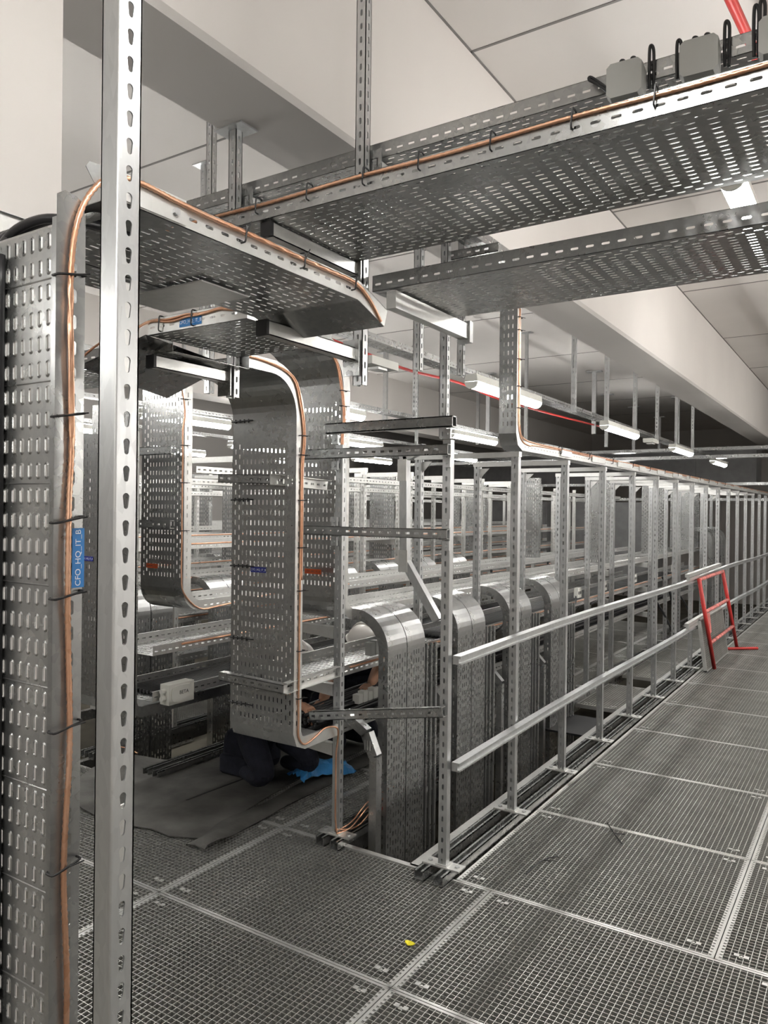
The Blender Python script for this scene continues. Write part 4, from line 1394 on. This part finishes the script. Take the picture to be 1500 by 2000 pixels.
# narrow curled strip next to it
mb = MB()
N1 = 24
cl = catmull([(-2.80, 2.65, 0), (-2.80, 2.78, 0), (-2.84, 2.95, 0), (-2.84, 3.2, 0), (-2.86, 3.7, 0), (-2.86, 5, 0), (-2.86, 8, 0)], 6)
for i in range(len(cl) - 1):
    a, b = cl[i], cl[i + 1]
    za = 0.006 + 0.03 * math.exp(-((a.y - 2.72) / 0.12) ** 2) * (1 if a.y > 2.66 else 0.3)
    zb_ = 0.006 + 0.03 * math.exp(-((b.y - 2.72) / 0.12) ** 2)
    wa, wb = 0.075 + 0.01 * math.sin(a.y * 9), 0.075 + 0.01 * math.sin(b.y * 9)
    P = [Vector((a.x - wa, a.y, 0.006)), Vector((a.x, a.y, za + 0.006)), Vector((a.x + wa, a.y, za)), Vector((b.x - wb, b.y, 0.006)), Vector((b.x, b.y, zb_ + 0.006)), Vector((b.x + wb, b.y, zb_))]
    mb.add(P + [p + Vector((0, 0, 0.005)) for p in P], [(1, 0, 3, 4), (2, 1, 4, 5), (6, 7, 10, 9), (7, 8, 11, 10), (0, 6, 9, 3), (8, 2, 5, 11)])
tag(mb.obj('mat_strip', 'mat', None, True), 'narrow curled strip of rubber mat beside the large mat', 'mat')
for q, (a, b) in enumerate((((-3.3, 3.05, 0.0115), (-3.25, 3.85, 0.0115)),)):
    mb = MB(); mb.bar(a, b, 0.012, 0.001); tag(mb.obj('mat_slit', 'black'), 'dark slit cut in the large rubber mat', 'slit')

r = thing('tool_bag', 'black tool bag under the foot of the wide riser', 'bag', (-3.36, 3.66, 0.012))
mb = MB()
prof = [(-0.13, 0.0), (0.10, 0.0), (0.12, 0.06), (0.11, 0.18), (0.08, 0.26), (-0.10, 0.27), (-0.13, 0.2), (-0.14, 0.06)]
mb.prism(prof, lambda x, z, s: Vector((x, -0.14 if s == 0 else 0.16, z)))
b_ = mb.obj('body', 'cloth', r)
bv = b_.modifiers.new('bevel', 'BEVEL'); bv.width = 0.03; bv.segments = 3
mb = MB(); mb.tube(catmull([(-0.07, 0.0, 0.26), (-0.05, 0.0, 0.32), (0.04, 0.0, 0.32), (0.06, 0.0, 0.26)], 6), 0.012, 8); mb.obj('handle', 'black', r, True)
mb = MB(); mb.box((-0.12, -0.18, 0.0), (0.12, -0.13, 0.12)); o_ = mb.obj('front_pocket', 'cloth', r)
bv = o_.modifiers.new('bevel', 'BEVEL'); bv.width = 0.02; bv.segments = 3

# crumpled blue sheet
mb = MB()
NX, NY = 14, 9
P = []
for j in range(NY):
    for i in range(NX):
        u, v = i / (NX - 1), j / (NY - 1)
        x = -0.16 + 0.36 * u
        y = -0.08 + 0.18 * v
        z = 0.012 + 0.065 * math.sin(PI * min(1, v * 1.1)) * (0.4 + 0.6 * math.sin(PI * u)) + random.uniform(-0.009, 0.009) + 0.03 * u * v
        P.append((x + random.uniform(-0.008, 0.008), y + 0.05 * math.sin(u * 5), z))
F = [(j * NX + i, j * NX + i + 1, (j + 1) * NX + i + 1, (j + 1) * NX + i) for j in range(NY - 1) for i in range(NX - 1)]
mb.add(P, F)
o_ = mb.obj('plastic_sheet', 'bag')
so = o_.modifiers.new('solid', 'SOLIDIFY'); so.thickness = 0.003
o_.matrix_world = Matrix.Translation((-2.90, 3.76, 0.03)) @ Matrix.Rotation(1.25, 4, 'Z')
tag(o_, 'crumpled blue plastic sheet on the mat beside the black tool bag', 'plastic sheet')

mb = MB()
mb.prism([(-0.018, -0.006), (0.0, -0.015), (0.016, -0.010), (0.022, 0.004), (0.006, 0.014), (-0.012, 0.012), (-0.022, 0.004)], lambda x, y, s: Vector((-1.505 + x, 2.54 + y, 0.0015 + (0.003 if s else 0) + 0.15 * abs(x))))
tag(mb.obj('paper_scrap', 'yellow'), 'small yellow scrap on the crossing grating', 'scrap')
for q, (a, b, c) in enumerate((((-1.21, 4.12), (-1.14, 4.0), (-1.07, 3.90)), ((-1.29, 3.58), (-1.335, 3.50), (-1.35, 3.33)))):
    mb = MB()
    mb.tube(catmull([(*a, 0.005), (*b, 0.007), (*c, 0.005)], 5), 0.0028, 6)
    mb.tube([(b[0], b[1], 0.006), (b[0] + 0.05, b[1] + 0.02, 0.008)], 0.0022, 5)
    tag(mb.obj('loose_tie', 'black'), ('black loose tie on the corridor grating seam', 'black loose tie on the first corridor grating')[q], 'cable tie', 'loose ties on the floor')

# ================================================================== RED FRAME AND LEANING GRATING
r = thing('red_gate_frame', 'worn red ladder-like barrier frame leaning on the guardrail', 'barrier', (-1.46, 8.8, 0))
A0, A1 = Vector((0.0, 0.0, 0.0)), Vector((-0.10, -0.36, 1.0))
B0, B1 = Vector((0.0, 1.55, 0.0)), Vector((-0.10, 1.06, 1.0))
for a, b in ((A0, A1), (B0, B1)):
    mb = MB(); mb.tube([a + Vector((0, 0, 0.02)), b], 0.021, 10); mb.obj('upright', 'red', r, True)
for f_, nm in ((0.99, 'top_bar'), (0.64, 'rung'), (0.30, 'rung')):
    mb = MB(); mb.tube([A0.lerp(A1, f_), B0.lerp(B1, f_)], 0.019, 10); mb.obj(nm, 'redworn', r, True)
mb = MB(); mb.tube([B0 + Vector((-0.10, -0.17, 0.02)), B0 + Vector((0.22, 0.1, 0.02))], 0.018, 8); mb.obj('foot', 'red', r, True)
mb = MB()
p, q_ = A0.lerp(A1, 0.62), A0.lerp(A1, 0.42)
mb.prism([(0, 0), (0.0, 0.19), (0.03, 0.42), (0.03, 0.25)], lambda y, z, s: Vector((0, 0, 0)))
mb = MB()
mb.add([p + Vector((0.012, 0, 0)), p + Vector((0.012, 0.16, 0.0)), q_ + Vector((0.012, 0.10, 0.0)), q_ + Vector((0.012, 0, -0.02)), p + Vector((0.02, 0, 0)), p + Vector((0.02, 0.16, 0.0)), q_ + Vector((0.02, 0.10, 0.0)), q_ + Vector((0.02, 0, -0.02))],
       [(3, 2, 1, 0), (4, 5, 6, 7), (0, 1, 5, 4), (1, 2, 6, 5), (2, 3, 7, 6), (3, 0, 4, 7)])
mb.obj('tag_plate', 'redworn', r)
# grating panel leaning behind it
key = (1.097, 0.985)
lp = None
for k_, g_ in GC.items():
    if abs(k_[0] - 1.097) < 0.01:
        lp = g_
        kx = k_
ta = math.atan2(0.07, 0.53)
Mx = Matrix(((0, -math.sin(ta), math.cos(ta), -1.49), (1, 0, 0, 8.55), (0, math.cos(ta), math.sin(ta), 0.02), (0, 0, 0, 1)))
Sc = Matrix.Diagonal((1.25, 0.56, 1, 1))
lean = thing('leaning_grating', 'spare grating panel leaning upright against the guardrail behind the red frame', 'floor grating', mat=Mx)
a, b = grating_mesh(1.35, 0.55)
a.obj('mesh_bars', 'grate', lean)
b.obj('border_frame', 'bright', lean)

# ================================================================== WORKERS
def skin_body(pts, edges, radii, mat, parent, name, sub=2):
    me = bpy.data.meshes.new(name)
    me.from_pydata(pts, edges, [])
    o = bpy.data.objects.new(name, me)
    COL.objects.link(o)
    o.parent = parent
    sk = o.modifiers.new('skin', 'SKIN')
    for i, rr in enumerate(radii):
        me.skin_vertices[0].data[i].radius = rr if isinstance(rr, tuple) else (rr, rr)
    me.skin_vertices[0].data[0].use_root = True
    ss = o.modifiers.new('sub', 'SUBSURF')
    ss.levels = sub
    ss.render_levels = sub
    me.materials.append(M[mat])
    return o


def hand(parent, wrist, direction, palm_n, mat='skin'):
    """palm plus five curled fingers; direction = wrist to knuckles, palm_n = palm normal (curl side)"""
    d = Vector(direction).normalized()
    n = Vector(palm_n)
    n = (n - d * n.dot(d)).normalized()
    s = d.cross(n)
    w0 = Vector(wrist)
    pts = [w0, w0 + d * 0.03, w0 + d * 0.085]
    edges = [(0, 1), (1, 2)]
    rad = [0.026, 0.030, 0.034]
    rad = [(0.026, 0.02), (0.036, 0.018), (0.038, 0.016)]
    for k, (off, L) in enumerate(((-0.030, 0.068), (-0.010, 0.078), (0.010, 0.074), (0.029, 0.058))):
        b = len(pts)
        base = w0 + d * 0.092 + s * off
        pts += [base, base + d * L * 0.42 + n * L * 0.18, base + d * L * 0.60 + n * L * 0.52, base + d * L * 0.55 + n * L * 0.85]
        edges += [(2, b), (b, b + 1), (b + 1, b + 2), (b + 2, b + 3)]
        rad += [0.0095, 0.009, 0.0085, 0.0075]
    b = len(pts)
    base = w0 + d * 0.03 - s * 0.032
    pts += [base, base + d * 0.03 - s * 0.022 + n * 0.015, base + d * 0.055 - s * 0.016 + n * 0.035]
    edges += [(1, b), (b, b + 1), (b + 1, b + 2)]
    rad += [0.013, 0.011, 0.009]
    return skin_body([tuple(p) for p in pts], edges, rad, mat, parent, 'hand', 1)


def sphere_pts(mb, c, rx, ry, rz, t0=0.0, t1=PI, n=20, m_=12, fn=None):
    P = []
    for j in range(m_ + 1):
        t = t0 + (t1 - t0) * j / m_
        for i in range(n):
            a = 2 * PI * i / n
            p = Vector((rx * math.sin(t) * math.cos(a), ry * math.sin(t) * math.sin(a), rz * math.cos(t)))
            if fn:
                p = fn(p)
            P.append(Vector(c) + p)
    F = [(j * n + i, (j + 1) * n + i, (j + 1) * n + (i + 1) % n, j * n + (i + 1) % n) for j in range(m_) for i in range(n)]
    mb.add(P, F)


def worker(label, loc, face, shoulder_in, arms, helmet_tilt):
    """kneeling person facing `face` (angle about z, 0 = +X); arms in world coordinates"""
    r = thing('person', label, 'person', loc, 'workers kneeling between the racks')
    Rz = Matrix.Rotation(face, 4, 'Z')
    inv = Matrix.Translation(loc).inverted()

    def L(x, y, z):
        return Rz @ Vector((x, y, z * (1.0 if z < 0.3 else 1 - 0.16 * min(1, (z - 0.3) / 0.4))))
    # torso, legs: one skinned body
    pts = [L(-0.22, 0, 0.30), L(-0.14, 0, 0.42), L(-0.04, 0, 0.55), L(0.03, 0, 0.68), L(0.07, 0, 0.755), L(0.09, 0, 0.80)]
    rad = [(0.17, 0.14), (0.16, 0.13), (0.17, 0.13), (0.16, 0.11), (0.07, 0.065), (0.055, 0.055)]
    edges = [(0, 1), (1, 2), (2, 3), (3, 4), (4, 5)]
    for sy in (-1, 1):
        b = len(pts)
        pts += [L(-0.20, sy * 0.10, 0.26), L(-0.02, sy * 0.16, 0.18), L(0.08, sy * 0.17, 0.10), L(0.0, sy * 0.17, 0.065), L(-0.16, sy * 0.15, 0.06), L(-0.21, sy * 0.15, 0.05)]
        rad += [0.10, 0.085, 0.07, 0.06, 0.045, 0.04]
        edges += [(0, b), (b, b + 1), (b + 1, b + 2), (b + 2, b + 3), (b + 3, b + 4), (b + 4, b + 5)]
    hands = []
    for (sy, elbow, wrist, d, n, sleeve) in arms:
        sh = L(0.03, sy * 0.17, 0.70)
        e = inv @ Vector(elbow)
        wv = inv @ Vector(wrist)
        b = len(pts)
        mid = sh.lerp(e, 0.5)
        pts += [sh, mid, e]
        rad += [0.065, 0.052, 0.045]
        edges += [(3, b), (b, b + 1), (b + 1, b + 2)]
        if sleeve:
            pts += [e.lerp(wv, 0.6), e.lerp(wv, 0.95)]
            rad += [0.042, 0.036]
            edges += [(b + 2, b + 3), (b + 3, b + 4)]
        hands.append((e, wv, d, n, sleeve))
    skin_body([tuple(p) for p in pts], edges, rad, 'cloth', r, 'body', 2)
    for (e, wv, d, n, sleeve) in hands:
        if not sleeve:
            ps = [e.lerp(wv, -0.04), e.lerp(wv, 0.25), e.lerp(wv, 0.6), wv]
            skin_body([tuple(p) for p in ps], [(0, 1), (1, 2), (2, 3)], [0.040, 0.043, 0.036, 0.026], 'skin', r, 'forearm', 2)
        hand(r, wv, d, n)
    # head
    hc = L(0.12, 0, 0.865)
    mb = MB()

    def shape(p):
        if p.z < 0:
            p.x *= 1 + 0.25 * p.z / 0.12
            p.y *= 1 + 0.35 * p.z / 0.12
        return p
    sphere_pts(mb, (0, 0, 0), 0.092, 0.075, 0.12, fn=shape)
    hd = mb.obj('head', 'skin', r, True)
    HM = Matrix.Translation(hc) @ Rz @ Matrix.Rotation(helmet_tilt, 4, 'Y')
    hd.matrix_local = HM
    def face_part(nm, mat, c, rx, ry, rz):
        q = MB(); sphere_pts(q, c, rx, ry, rz, n=10, m_=6); q.obj(nm, mat, hd, True)
    face_part('nose', 'skin', (0.092, 0, -0.022), 0.016, 0.012, 0.022)
    face_part('mouth', 'redworn', (0.079, 0, -0.062), 0.008, 0.022, 0.006)
    for sy in (-1, 1):
        face_part('eye', 'darkink', (0.083, sy * 0.03, 0.005), 0.008, 0.012, 0.007)
        face_part('ear', 'skin', (0.0, sy * 0.076, -0.01), 0.016, 0.008, 0.028)
    face_part('hair', 'black', (-0.02, 0, 0.02), 0.085, 0.079, 0.085)
    # helmet
    mb = MB()
    sphere_pts(mb, (0, 0, 0.02), 0.135, 0.112, 0.125, 0, PI * 0.52, 28, 10)
    hm = mb.obj('helmet', 'helmet', r, True)
    hm.matrix_local = HM @ Matrix.Translation((-0.005, 0, 0.02))
    mb = MB()
    for off in (0.0, 0.004):
        P = []
        for i in range(29):
            a = 2 * PI * i / 28
            k = 1.0 + (0.30 * max(0, math.cos(a)) ** 2)
            P += [Vector((0.132 * math.cos(a), 0.110 * math.sin(a), 0.014 + off)), Vector((0.146 * k * math.cos(a), 0.121 * math.sin(a), 0.006 + off))]
        mb.add(P, [(2 * i, 2 * i + 2, 2 * i + 3, 2 * i + 1) for i in range(28)])
    mb.obj('brim', 'helmet', hm, True)
    mb = MB()
    arc = [(0.137 * math.sin(t), 0.0, 0.02 + 0.129 * math.cos(t)) for t in [-1.5 + 3.0 * i / 14 for i in range(15)]]
    mb.tube(arc, 0.012, 8)
    mb.obj('crown_ridge', 'helmet', hm, True)
    return r


worker('person in a white helmet and dark clothes kneeling behind the wide riser', (-3.02, 3.56, 0.012), -0.25, None,
       [(1, (-2.72, 3.62, 0.66), (-2.60, 3.40, 0.60), (0.25, -1, -0.15), (0, 0, -1), False), (-1, (-2.80, 3.32, 0.70), (-2.62, 3.22, 0.63), (1, -0.2, -0.25), (0, 0, -1), False)], 0.55)
worker('person in a white helmet and dark clothes kneeling further along, bare forearm in the rack', (-3.05, 4.30, 0.012), -0.15, None,
       [(-1, (-2.68, 4.10, 0.665), (-2.56, 3.82, 0.625), (0.2, -1, -0.2), (0, 0, -1), False), (1, (-2.74, 4.42, 0.72), (-2.60, 4.22, 0.86), (0.5, -1, 0.1), (0, 0, -1), True)], 0.45)

# ================================================================== CEILING SERVICES
for q, (x, nm) in enumerate(((-2.42, 'under the beam'), (-4.15, 'beyond the first rack'), (-5.9, 'over the middle racks'), (-7.65, 'over the left racks'))):
    tray('lamp_tray', 'narrow perforated tray carrying the row of luminaires %s' % nm, frame((x - 0.04, 1.6 if q == 0 else 1.0, 2.66), Y_, -X_, Z_), [('s', 14.5)], 0.12, 0.04, 'narrow trays carrying the luminaires', plain=[(0.03, 0), (0.06, 0.02), (0.09, 0)])
h0 = hanger('x', -2.37, 6.85, 2.60, ZC, 'slotted hangers of the lamp trays')
HL = [(-2.37, 6.85), (-2.37, 7.86), (-2.37, 8.95), (-2.37, 10.0), (-2.37, 11.1), (-2.37, 12.2), (-4.1, 3.9), (-4.1, 6.9), (-4.1, 9.9), (-5.85, 3.9), (-5.85, 6.9), (-5.85, 9.9), (-7.6, 3.9), (-7.6, 6.9), (-7.6, 9.9)]
HN = ['under the beam'] * 6 + ['beyond the first rack'] * 3 + ['over the middle racks'] * 3 + ['over the left racks'] * 3
cnt = {}
for q, (x, y) in enumerate(HL):
    cnt[HN[q]] = cnt.get(HN[q], -1) + 1
    lab = 'slotted hanger of the lamp tray %s, %s from the camera' % (HN[q], ORD[cnt[HN[q]]])
    if q == 0:
        h0['label'] = lab
    else:
        dup(h0, (x, y, 2.60), label=lab)
# T-headed hangers further back
th0 = thing('t_hanger', 'x', 'hanger', (-6.48, 10.0, 3.05), 'T-headed ceiling hangers')
mb = MB(); mb.box((-0.035, -0.02, 0), (0.035, 0.02, ZC - 3.05)); mb.obj('stem', 'post', th0)
mb = MB(); mb.box((-0.13, -0.06, ZC - 3.05 - 0.02), (0.13, 0.06, ZC - 3.05)); mb.obj('head_plate', 'post', th0)
for q, (x, y) in enumerate(((-6.48, 10.0), (-6.98, 14.3), (-4.79, 15.9), (-4.81, 18.1), (-4.75, 20.3), (-4.2, 13.2), (-5.9, 12.5), (-3.6, 17))):
    lab = 'T-headed ceiling hanger in the background, %s of eight counted away from the camera' % ORD[q]
    if q == 0:
        th0['label'] = lab
    else:
        dup(th0, (x, y, 3.05), label=lab)
# white emergency fittings beside the lamp tray
for q, (x, y) in enumerate(((-2.62, 3.95), (-2.42, 9.9))):
    r = thing('emergency_light', ('white emergency light box under the ceiling tray above the portal', 'small white emergency light further along the lamp row')[q], 'lamp', (x, y, 2.56), 'emergency lights')
    mb = MB(); mb.box((-0.06, -0.15, 0.0), (0.06, 0.15, 0.05)); mb.obj('housing', 'white', r)
    mb = MB(); mb.box((-0.04, -0.05, -0.015), (0.04, 0.05, 0.0)); mb.obj('lens', 'bright', r)
# crossing trays and dark duct at the far end
ft0 = tray('far_crossing_tray', 'far crossing tray, upper of the pair over the rack ends', frame((-8.5, 14.2, 2.78), X_, Y_, Z_), [('s', 8.6)], 0.25, 0.055, 'far crossing trays')
for q, (y, z) in enumerate(((13.6, 2.60), (16.5, 2.25), (17.2, 1.95))):
    dup(ft0, mat=frame((-8.5 + q, y, z), X_, Y_, Z_), label=('far crossing tray, lower of the pair over the rack ends', 'far crossing tray in front of the dark duct', 'lowest far crossing tray near the end wall')[q])
r = thing('air_duct', 'dark air duct crossing at the far end above the racks', 'duct', (-6.5, 18.4, 2.35))
mb = MB(); mb.box((-5.9, -0.4, 0), (4.3, 0.4, 0.75)); mb.obj('casing', 'duct', r)
for i in range(6):
    mb = MB(); mb.box((-5.5 + i * 1.7, -0.42, -0.02), (-5.42 + i * 1.7, 0.42, 0.77)); mb.obj('joint_flange', 'duct', r)
for q in range(2):
    r = thing('dark_cabinet', 'dark cabinet standing at the far end of the racks, %s one' % ('left', 'right')[q], 'cabinet', (-7.2 + q * 2.4, 16.8, 0.0), 'far cabinets')
    mb = MB(); mb.box((-0.9, -0.3, 0), (0.9, 0.3, 1.9)); mb.obj('body', 'duct', r)
    for sx in (-0.45, 0.45):
        mb = MB(); mb.box((sx - 0.42, -0.32, 0.08), (sx + 0.42, -0.301, 1.85)); mb.obj('door', 'duct', r)
